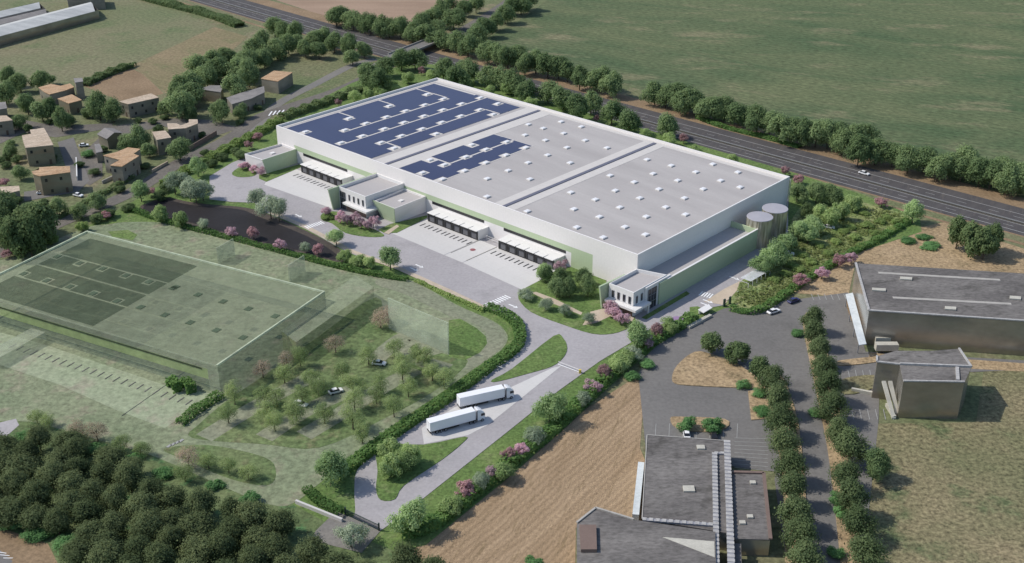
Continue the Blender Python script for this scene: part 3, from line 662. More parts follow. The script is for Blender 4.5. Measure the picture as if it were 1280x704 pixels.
# ------------------------------------------------------------------ annexes
def annex(label, at, name='office_building'): return thing(name, label, 'building', at)
def shell(root, pts, h, wall, roofm, par=.9, t=.35, top=None, wname='wall', trim=None):
    P_ = top or pts
    c = sum((Vector(p) for p in P_), Vector()) / len(P_)
    bm = bmesh.new(); prism(bm, pts, 0, h - par, [Vector(p) for p in P_] if top is None else [pts[i].lerp(P_[i], (h - par) / h) for i in range(len(pts))])
    n = len(P_)
    for i in range(n):
        a, b = P_[i], P_[(i + 1) % n]
        a0, b0 = [pts[j % n].lerp(P_[j % n], (h - par) / h) for j in (i, i + 1)]
        ia = [p + (c - p).normalized() * t * 1.4 for p in (a, b)]
        v = [bm.verts.new((q[0], q[1], z)) for q, z in ((a0, h - par), (b0, h - par), (b, h), (a, h), (ia[0], h), (ia[1], h), (ia[0], h - par), (ia[1], h - par))]
        bm.faces.new((v[0], v[1], v[2], v[3])); bm.faces.new((v[3], v[2], v[5], v[4])); bm.faces.new((v[4], v[5], v[7], v[6]))
    w = finish(wname, bm, wall, root)
    ip = [p + (c - p).normalized() * t * 1.4 for p in P_]
    r = sheet('roof', ip, h - par + .02, roofm, None, root)
    return w
# gate-side annex at the far left end
an = annex('low white and green annex at the far left end of the warehouse', U(7, -9), 'plant_building')
shell(an, UU([(2.2, -18.4), (13.7, -16.6), (12.8, -.02), (2.9, -.02)]), 6.6, K['white'], K['roofdull'], top=UU([(1.8, -18.6), (13.0, -18.0), (12.8, -.02), (2.9, -.02)]))
bm = bmesh.new(); prism(bm, UU([(13.72, -16.6), (13.9, -16.6), (13.0, -.05), (12.82, -.05)]), 0, 6.5, UU([(13.02, -18.0), (13.2, -18.0), (13.0, -.05), (12.82, -.05)])); finish('green_side', bm, K['green'], an)
bm = bmesh.new(); ubox(bm, 7.4, 9.0, -10, -8, 5.73, 6.15); finish('skylight', bm, K['skyframe'], an)
def windows(root, a, b, z0, z1, n, w, out, mat=None, start=.0, end=1.0):
    d = b - a; L = d.length; nn = Vector((d.y, -d.x, 0)).normalized() * out
    for i in range(n):
        f = start + (end - start) * (i + .5) / n; c = a + d * f; e = d.normalized() * (w / 2)
        bm = bmesh.new(); prism(bm, [c - e, c + e, c + e + nn, c - e + nn], z0, z1); o = finish('window', bm, K['grey'], root)
        e2 = e * .8; bm = bmesh.new(); prism(bm, [c - e2 + nn, c + e2 + nn, c + e2 + nn * 1.4, c - e2 + nn * 1.4], z0 + .15, z1 - .15); nest(o, 'pane', bm, K['glass'])
# middle offices between the two dock bays
om = annex('two-storey white office block with green fins between the left and middle dock bays', U(76, -9))
shell(om, UU([(64.3, -19.5), (79.8, -19.5), (80.3, -.03), (64.6, -.03)]), 9.0, K['whiteplain'], K['roofdull'], par=1.2)
bm = bmesh.new(); prism(bm, UU([(63.7, -22.8), (64.25, -22.8), (64.5, -.05), (63.95, -.05)]), 0, 9.1, UU([(63.7, -24.6), (64.25, -24.6), (64.5, -.05), (63.95, -.05)])); finish('green_fin', bm, K['green'], om)
windows(om, U(69.0, -19.5), U(79.6, -19.5), 4.6, 7.2, 4, 1.0, .12)
bm = bmesh.new(); ubox(bm, 64.9, 68.0, -19.66, -19.5, .2, 7.4); e_ = finish('entrance_glazing', bm, K['glass'], om)
bm = bmesh.new()
for i in range(4): ubox(bm, 64.9 + i, 65.0 + i, -19.75, -19.665, .2, 7.4)
for zz in (2.6, 5.0): ubox(bm, 65.0, 67.9, -19.74, -19.665, zz, zz + .12)
nest(e_, 'mullion', bm, K['grey'])
bm = bmesh.new(); ubox(bm, 68.2, 79.7, -19.6, -19.51, .3, 3.2); finish('ground_floor_glazing', bm, K['plinth'], om)
bm = bmesh.new(); prism(bm, UU([(68.2, -19.6), (79.9, -19.6), (79.9, -12), (82.6, -12), (82.6, -21.9), (68.2, -21.4)]), 3.3, 4.0); finish('canopy', bm, K['whiteplain'], om)
shell(om, UU([(84.5, -15.2), (91.5, -15.2), (92.4, -.04), (80.4, -.04)]), 6.9, K['white'], K['roofdull'], top=UU([(81.6, -16.6), (92.9, -16.6), (92.6, -.04), (80.4, -.04)]), par=.8, wname='wing_wall')
bm = bmesh.new(); prism(bm, UU([(84.3, -15.25), (91.6, -15.25), (91.6, -15.5), (84.3, -15.5)]), 0, 7.1, UU([(80.6, -16.7), (93.0, -16.7), (93.0, -16.95), (80.6, -16.95)])); finish('green_front', bm, K['green'], om)
bm = bmesh.new(); ubox(bm, 87, 88.6, -9.5, -7.7, 6.12, 6.5); finish('skylight', bm, K['skyframe'], om)
# head offices at the near corner
on = annex('two-storey white corner office with wraparound canopy at the near end of the warehouse', U(199, -7))
shell(on, UU([(193.9, -14.9), (203.9, -14.9), (203.9, 3.0), (193.9, -.03)]), 8.9, K['whiteplain'], K['roofdull'], par=1.2)
bm = bmesh.new(); ubox(bm, 203.92, 204.55, -9.0, 4.5, 0, 8.6); finish('side_wall', bm, K['whiteplain'], on)
bm = bmesh.new(); prism(bm, UU([(192.7, -17.2), (193.3, -17.2), (193.85, -6), (193.3, -6)]), 0, 8.9, UU([(192.7, -18.8), (193.3, -18.8), (193.85, -6), (193.3, -6)])); finish('green_fin', bm, K['green'], on)
windows(on, U(194.6, -14.9), U(203.6, -14.9), 4.4, 7.1, 4, 1.05, .12)
windows(on, U(203.9, -14.4), U(203.9, -9.2), 4.4, 7.1, 2, 1.0, .12)
bm = bmesh.new(); ubox(bm, 204.56, 204.7, -8.0, -3.4, .2, 7.4); e_ = finish('entrance_glazing', bm, K['glass'], on)
bm = bmesh.new()
for i in range(4): ubox(bm, 204.71, 204.78, -8.0 + i * 1.5, -7.88 + i * 1.5, .2, 7.4)
for zz in (2.8, 5.2): ubox(bm, 204.785, 204.82, -8.0, -3.4, zz, zz + .14)
nest(e_, 'mullion', bm, K['grey'])
bm = bmesh.new(); ubox(bm, 194.3, 203.8, -15.02, -14.91, .3, 3.1); finish('ground_floor_glazing', bm, K['plinth'], on)
bm = bmesh.new(); prism(bm, UU([(193.9, -15.03), (203.92, -15.03), (203.92, -9.1), (206.4, -8.4), (206.4, -16.9), (193.9, -17.0)]), 3.2, 4.0); finish('canopy', bm, K['whiteplain'], on)
bm = bmesh.new(); ubox(bm, 205.6, 206.2, -9.6, -9.0, 0, 3.2); finish('pillar', bm, K['whiteplain'], on)
# tanks
for i, (x, y, lab) in enumerate(((950, 270.5, 'corrugated steel water tank standing nearer the green wall'), (969, 260.2, 'corrugated steel water tank standing nearer the far corner of the warehouse'))):
    p = M(x, y, 11.0); p.z = 0
    t_ = thing('water_tank', lab, 'tank', p, 0, 'sprinkler water tanks')
    bm = bmesh.new(); n = 72; R = 4.6
    rr = [R + (.07 if k % 2 else 0) for k in range(n)]
    ring = [Vector((math.cos(2 * PI * k / n) * rr[k], math.sin(2 * PI * k / n) * rr[k], 0)) for k in range(n)]
    prism(bm, ring, 0, 10.8); finish('shell', bm, K['tank'], t_, world=False)
    bm = bmesh.new(); ring = [Vector((math.cos(2 * PI * k / 48) * 4.75, math.sin(2 * PI * k / 48) * 4.75, 0)) for k in range(48)]
    prism(bm, ring, 10.805, 11.0, [r * .98 for r in ring]); l_ = finish('lid', bm, K['tanklid'], t_, world=False)
    bm = bmesh.new(); prism(bm, [r * .975 for r in ring], 11.003, 11.25, [r * .06 for r in ring]); finish('cone', bm, K['tanklid'], t_, world=False)

# ------------------------------------------------------------------ the planned extension, a see-through pale building
GH = 10.0
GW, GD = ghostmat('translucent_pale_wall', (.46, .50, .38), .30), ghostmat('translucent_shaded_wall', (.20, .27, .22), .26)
GR, GS = ghostmat('translucent_roof', (.275, .31, .21), .46), ghostmat('translucent_dark_solar', (.058, .082, .050), .56)
GK = ghostmat('translucent_skylight', (.10, .14, .09), .6)
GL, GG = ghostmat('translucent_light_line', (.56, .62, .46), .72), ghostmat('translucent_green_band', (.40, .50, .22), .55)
gA, gC, gD = U(33.0, -108.5), U(145.9, -132.4), U(132.1, -82.0); gB = gA + (gC - gD)
ge, gw = (gC - gB).normalized(), (gA - gB).normalized()
GLn, GWd = (gC - gB).length, (gA - gB).length
def GP(a, b, z=0.0): p = gB + ge * a + gw * b; p.z = z; return p
gh = thing('extension_hall', 'see-through pale green hall with dark roof squares, the planned extension', 'building', gB)
def gbox(name, a0, a1, b0, b1, z0, z1, mat, parent=None):
    bm = bmesh.new(); prism(bm, [GP(a0, b0), GP(a1, b0), GP(a1, b1), GP(a0, b1)], z0, z1)
    return finish(name, bm, mat, gh) if parent is None else nest(parent, name, bm, mat)
def gsheet(name, pts, z, mat, parent=None): return sheet(name, pts, z, mat, None, gh)
def gwall(name, a, b, z0, z1, mat):
    bm = bmesh.new(); bm.faces.new([bm.verts.new(v) for v in ((a.x, a.y, z0), (b.x, b.y, z0), (b.x, b.y, z1), (a.x, a.y, z1))]); return finish(name, bm, mat, gh)
gsheet('roof', [GP(0, 0), GP(GLn, 0), GP(GLn, GWd), GP(0, GWd)], 9.4, GR)
gwall('front_facade', GP(0, 0), GP(GLn, 0), 7.6, GH, GW)
gwall('green_band', GP(0, .05), GP(GLn - 4, .05), 4.2, 7.6, GG)
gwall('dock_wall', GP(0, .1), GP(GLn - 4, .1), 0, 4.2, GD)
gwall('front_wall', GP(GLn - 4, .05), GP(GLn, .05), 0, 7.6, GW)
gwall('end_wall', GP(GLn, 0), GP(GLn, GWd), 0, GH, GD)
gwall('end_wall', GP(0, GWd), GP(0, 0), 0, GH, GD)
gwall('back_wall', GP(0, GWd), GP(GLn, GWd), 0, GH, GR)
bm = bmesh.new()
for (a0, a1, b0, b1) in ((0, GLn, GWd - .5, GWd), (GLn - .5, GLn, 0, GWd - .5), (0, .5, 0, GWd - .5)):
    prism(bm, [GP(a0, b0), GP(a1, b0), GP(a1, b1), GP(a0, b1)], 9.42, GH)
finish('parapet', bm, GL, gh)
gbox('window_strip', 1, GLn - 6, -.08, 0, 6.9, 7.5, GS)
# roof squares and skylights, surveyed in the hall's own grid
def gl(px, py, z=9.5): 
    d = M(px, py, z) - gB; return d.dot(ge), d.dot(gw)
def gpoly(name, pts, mat, z): return gsheet(name, MM(pts, z), z, mat)
sk1 = [gl(x / 5.33, 270 + y / 5.33) for x, y in ((385, 270), (535, 315), (690, 350), (845, 395), (1000, 437))]
sk2 = [gl(x / 5.33, 270 + y / 5.33) for x, y in ((160, 385), (315, 430), (470, 470), (625, 515), (785, 565))]
sk3 = [gl(200 + x / 5.33, 300 + y / 5.33) for x, y in ((95, 318), (262, 362), (430, 407), (600, 455), (778, 503), (40, 496), (210, 546), (385, 597), (563, 645))] + [gl(177, 383.5), gl(221, 358.5)]
holes = [(a - 1.7, a + 1.7, b - 2.0, b + 2.0) for a, b in sk1 + sk2]
b1 = sum(b for a, b in sk1) / 5 + 2.0; b2 = sum(b for a, b in sk2) / 5 - 2.0; bm_ = (b1 + b2) / 2
aR = gl(226, 345)[0]; aL = gl(95, 307)[0]
for (c0, c1) in ((1.6, b2 - .35), (b2 + .35, bm_ - .4), (bm_ + .4, b1 - .35), (b1 + .35, GWd - 3.6)):
    us = sorted({aL, aR} | {x for h in holes for x in (h[0], h[1]) if aL < x < aR}); vs = sorted({c0, c1} | {x for h in holes for x in (h[2], h[3]) if c0 < x < c1})
    bm = bmesh.new()
    for i in range(len(us) - 1):
        for j in range(len(vs) - 1):
            mu, mv = (us[i] + us[i + 1]) / 2, (vs[j] + vs[j + 1]) / 2
            if any(h[0] < mu < h[1] and h[2] < mv < h[3] for h in holes): continue
            bm.faces.new([bm.verts.new(GP(a, b, 9.44)) for a, b in ((us[i], vs[j]), (us[i + 1], vs[j]), (us[i + 1], vs[j + 1]), (us[i], vs[j + 1]))])
    finish('solar_array', bm, GS, gh)
for a, b in sk1 + sk2 + sk3:
    gbox('skylight', a - 1.0, a + 1.0, b - 1.2, b + 1.2, 9.45, 9.6, GK)
# low wing along its end wall
wq = [M(352, 414, 6.4), M(370, 428, 6.4), M(467, 359, 6.4), M(444, 344, 6.4)]
gsheet('wing_roof', wq, 6.4, GR)
bm = bmesh.new()
for a, b in ((wq[0], wq[1]), (wq[1], wq[2])): bm.faces.new([bm.verts.new(v) for v in ((a.x, a.y, 0), (b.x, b.y, 0), (b.x, b.y, 6.4), (a.x, a.y, 6.4))])
finish('wing_wall', bm, ghostmat('translucent_green_wall', (.24, .29, .12), .34), gh)
for a0, b0 in (((273, 331), (302, 333)), ((362, 353), (392, 356))):
    p = M(*a0); q = M(*b0)
    bm = bmesh.new(); bar(bm, p, p + gw * 9, .5, 0, 6.5); finish('back_fin', bm, GW, gh)
bm = bmesh.new(); bar(bm, GP(GLn * .30, -19), GP(GLn * .30, -.1), 6.0, 0, 3.2); finish('dock_ramp_wall', bm, GW, gh)
scr = thing('screen_wall', 'see-through pale upright panel standing in the extension grounds beside the grass corner', 'wall', M(520, 428))
bm = bmesh.new(); bar(bm, M(487, 411), M(561, 443.5), .5, 0, 11.0); finish('panel', bm, ghostmat('translucent_screen', (.50, .56, .42), .36), scr)
sl = thing('dock_marking', 'row of short dark dock guide bars painted on the pale extension yard', 'marking', GP(50, -6), 0)
for i in range(24):
    a = GP(27 + i * 3.05, -6.0); bm = bmesh.new(); q = stroke(a, a - gw * 3, .3); bm.faces.new([bm.verts.new((p[0], p[1], Z(14))) for p in q]); finish('guide_bar', bm, K['shedroof'], sl)
for px, py, lab in ((218, 487, 'square dark green hedge block at the end of the extension dock wall'), (236, 488, 'dark green hedge block touching the extension corner')):
    hedge(lab, [M(px - 6, py + 2), M(px + 6, py - 2)], 4.6, 3.2, 'l_hedge', 14, .4, px, 'hedge_block', .05)

# ------------------------------------------------------------------ sheds and village houses
def block(name, label, cat, roof_px, h, wall, roofm, group=None, over=.25, rt=.28, ridge=False):
    """Walls under a roof slab; the roof outline is surveyed at the height of the eaves."""
    pts = [M(x, y, h) for x, y in roof_px]
    for p in pts: p.z = 0
    c = sum(pts, Vector()) / len(pts)
    o = thing(name, label, cat, c, 0, group)
    sg = 1 if sum(a.x * b.y - b.x * a.y for a, b in zip(pts, pts[1:] + pts[:1])) > 0 else -1
    inn = []
    n = len(pts)
    for i in range(n):
        d1 = (pts[i] - pts[i - 1]).normalized(); d2 = (pts[(i + 1) % n] - pts[i]).normalized()
        nn = (Vector((-d1.y, d1.x, 0)) + Vector((-d2.y, d2.x, 0))) * sg
        inn.append(pts[i] + nn.normalized() * over)
    bm = bmesh.new(); prism(bm, inn, 0, h - .02); bmesh.ops.triangulate(bm, faces=[f for f in bm.faces if len(f.verts) > 4]); finish('wall', bm, wall, o)
    if cat == 'house' and name == 'house':
        for i in range(n):
            a, b = inn[i], inn[(i + 1) % n]; d = b - a; L = d.length; out = Vector((d.y, -d.x, 0)).normalized() * sg
            if L < 5 or out.y > -.15: continue
            d.normalize(); k = max(1, int(L / 4.5)); rows = (1.0, h - 2.6) if h > 6 else (1.1,)
            for r_ in rows:
                for j in range(k):
                    c_ = a + d * (L * (j + .5 + (.16 if r_ > 2 else -.12)) / k); e = d * .5; z0, z1 = (0.1, 2.3) if (j == 0 and r_ < 2) else (r_, r_ + 1.3)
                    bm = bmesh.new(); prism(bm, [c_ - e, c_ + e, c_ + e + out * .07, c_ - e + out * .07], z0, z1); finish('door' if z0 < .5 else 'window', bm, K['housedoor'] if z0 < .5 else K['glass'], o)
            
    bm = bmesh.new(); prism(bm, pts, h, h + rt); bmesh.ops.triangulate(bm, faces=[f for f in bm.faces if len(f.verts) > 4]); r = finish('roof', bm, roofm, o)
    return o, r, pts
def edge_trim(root, parent, pts, pairs, z, w=.7, h=.35, mat=None):
    for i, j in pairs:
        bm = bmesh.new(); bar(bm, pts[i], pts[j], w, z, z + h); nest(parent, 'roof_edge', bm, mat or K['trim'])
def gable(name, label, quad_px, h, rise, wall, roofm, group=None, cat='house', over=.4):
    """Pitched roof over four corners; ridge along the longer side."""
    pts = [M(x, y, h) for x, y in quad_px]
    for p in pts: p.z = 0
    if (pts[1] - pts[0]).length < (pts[2] - pts[1]).length: pts = pts[1:] + pts[:1]
    c = sum(pts, Vector()) / 4; o = thing(name, label, cat, c, 0, group)
    r0, r1 = (pts[3] + pts[0]) / 2, (pts[1] + pts[2]) / 2
    bm = bmesh.new(); v = [bm.verts.new((p.x, p.y, 0)) for p in pts]; t = [bm.verts.new((p.x, p.y, h)) for p in pts]
    a, b = bm.verts.new((r0.x, r0.y, h + rise)), bm.verts.new((r1.x, r1.y, h + rise))
    for i in (0, 2): bm.faces.new((v[i], v[i + 1], t[i + 1], t[i]))
    bm.faces.new((v[1], v[2], t[2], b, t[1])); bm.faces.new((v[3], v[0], t[0], a, t[3])); finish('wall', bm, wall, o)
    bm = bmesh.new(); d = (r1 - r0).normalized() * over
    for s0, s1, base in ((pts[0], pts[1], 1), (pts[3], pts[2], -1)):
        e = ((s0 - r0) * (1 + over / max((s0 - r0).length, .1)))
        dz = rise * over / max((s0 - r0).length, .1)
        q = [(r0 - d, h + rise), (r1 + d, h + rise), (r1 + d + e, h - dz), (r0 - d + e, h - dz)]
        lo = [bm.verts.new((p.x, p.y, z + .05)) for p, z in q]; hi = [bm.verts.new((p.x, p.y, z + .25)) for p, z in q]
        bm.faces.new(hi); bm.faces.new(lo[::-1])
        for i in range(4): bm.faces.new((lo[i], lo[(i + 1) % 4], hi[(i + 1) % 4], hi[i]))
    finish('roof', bm, roofm, o)
    return o
HG = 'houses of the village'
W1, W2 = K['housewall'], K['housewall2']
block('house', 'low house with notched orange roof beyond the leafy trees, a square tower behind it', 'house', [(48, 110), (64, 105.6), (76, 108), (87.5, 105), (93, 109.4), (81, 114), (62, 118.7), (56, 116)], 5.5, W1, K['tile'], HG)
block('tower', 'square brown rendered tower beside the house with notched orange roof', 'tower', [(92, 98.5), (103, 98), (104, 102.5), (94, 104)], 9, W1, K['slate'], HG)
block('house', 'small house with square orange roof in front of the square tower', 'house', [(72, 124), (90, 118.6), (102.5, 125.6), (86, 130)], 5.6, W2, K['tile'], HG)
block('house', 'long house with narrow sandy roof between field and village street', 'house', [(149, 127.5), (189, 117.5), (199, 122.5), (160, 131)], 6.6, W1, K['paletile'], HG)
block('house', 'barn with rusty orange roof beside the pale lane', 'barn', [(326, 98.7), (342.5, 89), (366, 91), (347.5, 102.5)], 6.4, W1, K['tile'], HG)
block('house', 'grey walled shed half hidden by the tall tree clump', 'shed', [(250, 112), (262, 107.5), (279, 107.5), (276, 116)], 5.5, W2, K['slate'], HG)
block('house', 'long grey-roofed house by the roadside trees below the barn', 'house', [(283, 123), (300, 117), (330, 108.5), (331, 116), (314, 124), (290, 131)], 5.5, W1, K['slate'], HG)
block('house', 'tall house with stepped pinkish roof facing the village road', 'house', [(209, 155), (221, 155), (226, 157.5), (236, 154), (236, 150), (247, 150), (247.5, 155), (232, 161), (210, 162.5)], 7, W1, K['paletile'], HG)
block('house', 'narrow house with sandy roof between two leafy trees', 'house', [(190, 165.6), (207, 164), (214, 172.5), (196, 175.6)], 7, W1, K['paletile'], HG)
block('house', 'big house with zigzag orange roof at the village road', 'house', [(129, 195), (145, 191), (160, 185), (175.6, 187), (167, 193), (174, 195.6), (152.5, 209), (137.5, 207.5), (150, 200.5)], 7.4, W1, K['tile'], HG)
block('house', 'broad house with bright orange roof and olive wall above a parked white car', 'house', [(40, 215), (49, 213), (49, 210), (67.5, 208.7), (87.5, 208.7), (88, 216), (50, 221), (41, 218)], 8.3, W2, K['tile'], HG)
block('house', 'broad house with pale sandy roof and olive front above the bright orange roof', 'house', [(27.5, 170), (39, 168), (37.5, 163), (55, 160.6), (60, 169), (67, 182), (32, 185.5), (29, 177.5)], 8.3, W2, K['paletile'], HG)
gable('house', 'grey-roofed house beside the parking court', [(122.5, 168), (141, 161), (152, 167), (134, 173)], 5.2, 1.4, W2, K['slate'], HG)
block('house', 'low house with sandy roof under the edge of the village garden', 'house', [(-12, 235), (24, 233), (25, 239), (10, 242.5), (-12, 242)], 4.2, W1, K['paletile'], HG)
block('house', 'grey house with sandy roof cut by the picture edge below the grey shed', 'house', [(-14, 146), (8, 145), (16, 151), (-8, 154)], 6.5, W1, K['paletile'], HG)
block('house', 'small grey shed cut by the picture edge among trees', 'shed', [(-14, 130), (7, 128), (9, 136), (-10, 139)], 6, W1, K['slate'], HG)
block('house', 'tiny upright grey hut next to the zigzag orange roof', 'hut', [(118, 181), (125, 180.5), (128.5, 190), (120, 192)], 4.5, W1, K['slate'], HG)
FG = 'farm sheds beyond the pasture'
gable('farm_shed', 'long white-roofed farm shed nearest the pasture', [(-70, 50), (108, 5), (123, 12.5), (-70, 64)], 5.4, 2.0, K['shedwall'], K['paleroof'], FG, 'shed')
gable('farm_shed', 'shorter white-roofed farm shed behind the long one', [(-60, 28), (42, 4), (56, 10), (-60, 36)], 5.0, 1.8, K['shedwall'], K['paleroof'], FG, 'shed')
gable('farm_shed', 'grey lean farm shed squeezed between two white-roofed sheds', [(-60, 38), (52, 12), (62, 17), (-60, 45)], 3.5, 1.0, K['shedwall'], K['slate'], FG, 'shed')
block('farm_shed', 'brown-walled farm building at the upper end of the pasture', 'shed', [(82, -10), (129, -10), (131, -1), (84, 1)], 6.5, K['housewall'], K['shedroof'], FG)
# industrial buildings
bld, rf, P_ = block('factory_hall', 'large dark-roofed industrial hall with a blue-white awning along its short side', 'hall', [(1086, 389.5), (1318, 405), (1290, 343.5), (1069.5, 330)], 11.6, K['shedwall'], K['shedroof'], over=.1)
edge_trim(bld, rf, P_, [(0, 1), (1, 2), (3, 0)], 11.89)
for x0, x1, y0, y1 in ((1090, 1107, 361, 363), (1181, 1195, 384, 386.5), (1262, 1276, 371, 373.5), (1125, 1140, 347, 349)):
    q = [M(x0, y0, 11.9), M(x1, y0 + 1, 11.9), M(x1, y1 + 2, 11.9), M(x0, y1 + 1, 11.9)]; bm = bmesh.new(); prism(bm, q, 11.9, 12.3); nest(rf, 'skylight', bm, K['cream'])
for a, b in (((1116, 372), (1264, 380)), ((1098, 341), (1250, 350))):
    bm = bmesh.new(); bar(bm, M(*a, 11.9), M(*b, 11.9), 1.3, 11.885, 11.95); nest(rf, 'roof_seam', bm, K['concrete'])
aw = [M(1057, 368, 4.0), M(1066, 366, 4.0), M(1083, 430, 4.0), M(1074, 431.5, 4.0)]
bm = bmesh.new(); prism(bm, aw, 3.8, 4.05); finish('awning', bm, K['awning'], bld)
bm = bmesh.new()
for f in (.05, .35, .65, .95):
    p = aw[0].lerp(aw[3], f); lx = Vector((.12, 0, 0)); ly = Vector((0, .12, 0)); prism(bm, [p + lx + ly, p + lx * 3 + ly, p + lx * 3 + ly * 3, p + lx + ly * 3], 0, 3.8)
finish('awning_frame', bm, K['grey'], bld)
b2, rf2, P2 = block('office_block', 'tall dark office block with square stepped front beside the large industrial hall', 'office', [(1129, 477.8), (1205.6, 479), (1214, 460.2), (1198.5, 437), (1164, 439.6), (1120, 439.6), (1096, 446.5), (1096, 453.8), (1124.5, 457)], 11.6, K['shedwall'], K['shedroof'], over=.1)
edge_trim(b2, rf2, P2, [(0, 1), (7, 8), (6, 7), (2, 3)], 11.89, .55)
bm = bmesh.new(); bar(bm, M(1124.5, 457, 11.6), M(1214, 460.5, 11.6), .6, 11.89, 12.5); nest(rf2, 'roof_edge', bm, K['trim'])
bm = bmesh.new(); bar(bm, M(1196, 461, 11.6), M(1197, 477, 11.6), .9, 11.885, 12.3); nest(rf2, 'roof_edge', bm, K['trim'])
for p, q in ((M(1104.5, 478, 7.5), M(1117, 524, .1)), (M(1112.5, 478, 7.5), M(1121.5, 518, .6))):
    bm = bmesh.new(); ax = (q - p).normalized(); sx = Vector((.55, 0, 0)); sy = Vector((0, 0, .5))
    v = [bm.verts.new(c) for c in (p - sx, p + sx, p + sx + sy, p - sx + sy, q - sx, q + sx, q + sx + sy, q - sx + sy)]
    for f in ((0, 1, 2, 3), (4, 5, 6, 7), (0, 1, 5, 4), (1, 2, 6, 5), (2, 3, 7, 6), (3, 0, 4, 7)): bm.faces.new([v[i] for i in f])
    finish('stair_flank', bm, K['cream'], b2)
bm = bmesh.new(); bar(bm, M(1108, 508), M(1118, 524), .8, 0, 1.1); tag(finish('low_wall', bm, K['cream']), 'low white ramp wall leaning along the flank of the tall office block', 'wall')
bm = bmesh.new(); bar(bm, M(1064, 489), M(1090, 494), .8, 0, 1.1); tag(finish('low_wall', bm, K['cream']), 'low white wall across the small lawn before the tall office block', 'wall')
for k_, (x, y) in enumerate(((1106, 431), (1107, 440))):
    t_ = thing('trailer', ('cream-coloured box trailer parked against the industrial hall', 'cream-coloured box trailer parked against the office block roof edge')[k_], 'trailer', M(x, y))
    bm = bmesh.new(); lbox(bm, -3.4, 3.4, -1.1, 1.1, .9, 3.0); finish('box', bm, K['cream'], t_, world=False)
    for sx in (-1.5, 1.5):
        for sy in (-1, .75):
            bm = bmesh.new(); lbox(bm, sx - .4, sx + .4, sy, sy + .25, 0, .88); finish('wheel', bm, K['tyre'], t_, world=False)
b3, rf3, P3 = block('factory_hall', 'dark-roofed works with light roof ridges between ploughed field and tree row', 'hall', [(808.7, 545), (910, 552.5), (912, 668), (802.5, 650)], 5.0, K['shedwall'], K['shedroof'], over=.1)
edge_trim(b3, rf3, P3, [(0, 1), (3, 0)], 5.29, .25, .12, K['concrete'])
for a, b, w_, h_ in (((908.5, 553), (914.5, 730), 1.5, .6), ((893, 568), (896, 730), 1.2, .5), ((803, 650.5), (894, 657.5), 1.0, .4), ((893, 567.5), (908, 568), .8, .4)):
    bm = bmesh.new(); bar(bm, M(*a, 5.3), M(*b, 5.3), w_, 5.285, 5.3 + h_); rg = nest(rf3, 'roof_ridge', bm, K['grey'])
    p, q = M(*a, 5.3), M(*b, 5.3); nn = int((q - p).length / 1.5); bm = bmesh.new()
    for i in range(nn): bar(bm, p.lerp(q, i / nn), p.lerp(q, (i + .62) / nn), w_ * 1.12, 5.29 + h_, 5.42 + h_)
    nest(rg, 'ridge_trim', bm, K['trim'])
for x, y, s in ((876, 560, .85), (861, 612, 1.15)):
    c = M(x, y, 5.3); bm = bmesh.new(); prism(bm, [c + Vector(q) * s for q in ((-1.2, -1, 0), (1.2, -1, 0), (1.2, 1, 0), (-1.2, 1, 0))], 5.29, 5.7); nest(rf3, 'skylight', bm, K['cream'])
bm = bmesh.new(); bar(bm, M(801, 588), M(794, 654), 1.6, 0, 2.6); finish('lean_to', bm, K['awning'], b3)
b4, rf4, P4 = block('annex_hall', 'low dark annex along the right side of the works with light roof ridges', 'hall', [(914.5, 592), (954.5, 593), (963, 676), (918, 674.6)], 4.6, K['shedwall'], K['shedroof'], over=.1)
edge_trim(b4, rf4, P4, [(1, 2), (0, 1)], 4.89, .8, .4, K['plinth'])
for x, y in ((941, 604), (937.5, 646.5), (928, 654)):
    c = M(x, y, 4.9); bm = bmesh.new(); prism(bm, [c + Vector(q) for q in ((-.7, -.6, 0), (.7, -.6, 0), (.7, .6, 0), (-.7, .6, 0))], 4.88, 5.3); nest(rf4, 'roof_vent', bm, K['cream'])
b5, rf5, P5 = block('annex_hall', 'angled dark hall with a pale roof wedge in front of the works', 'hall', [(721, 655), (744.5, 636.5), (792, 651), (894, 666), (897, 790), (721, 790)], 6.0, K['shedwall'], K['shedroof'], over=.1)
bm = bmesh.new(); prism(bm, MM([(828, 671.5), (893, 677), (893.5, 697)], 6.29), 6.288, 6.34); nest(rf5, 'roof_patch', bm, K['cream'])
edge_trim(b5, rf5, P5, [(0, 1), (1, 2)], 6.29, .5, .3, K['concrete'])
bm = bmesh.new(); prism(bm, MM([(724, 661), (745, 661), (746, 692), (726, 692)], 6.0), 6.285, 7.2); nest(rf5, 'roof_box', bm, K['plinth'])
bm = bmesh.new(); bar(bm, M(920, 677, 4.9), M(922, 750, 4.9), 2.4, 0, 4.4); finish('passage', bm, K['shedroof'], b5)

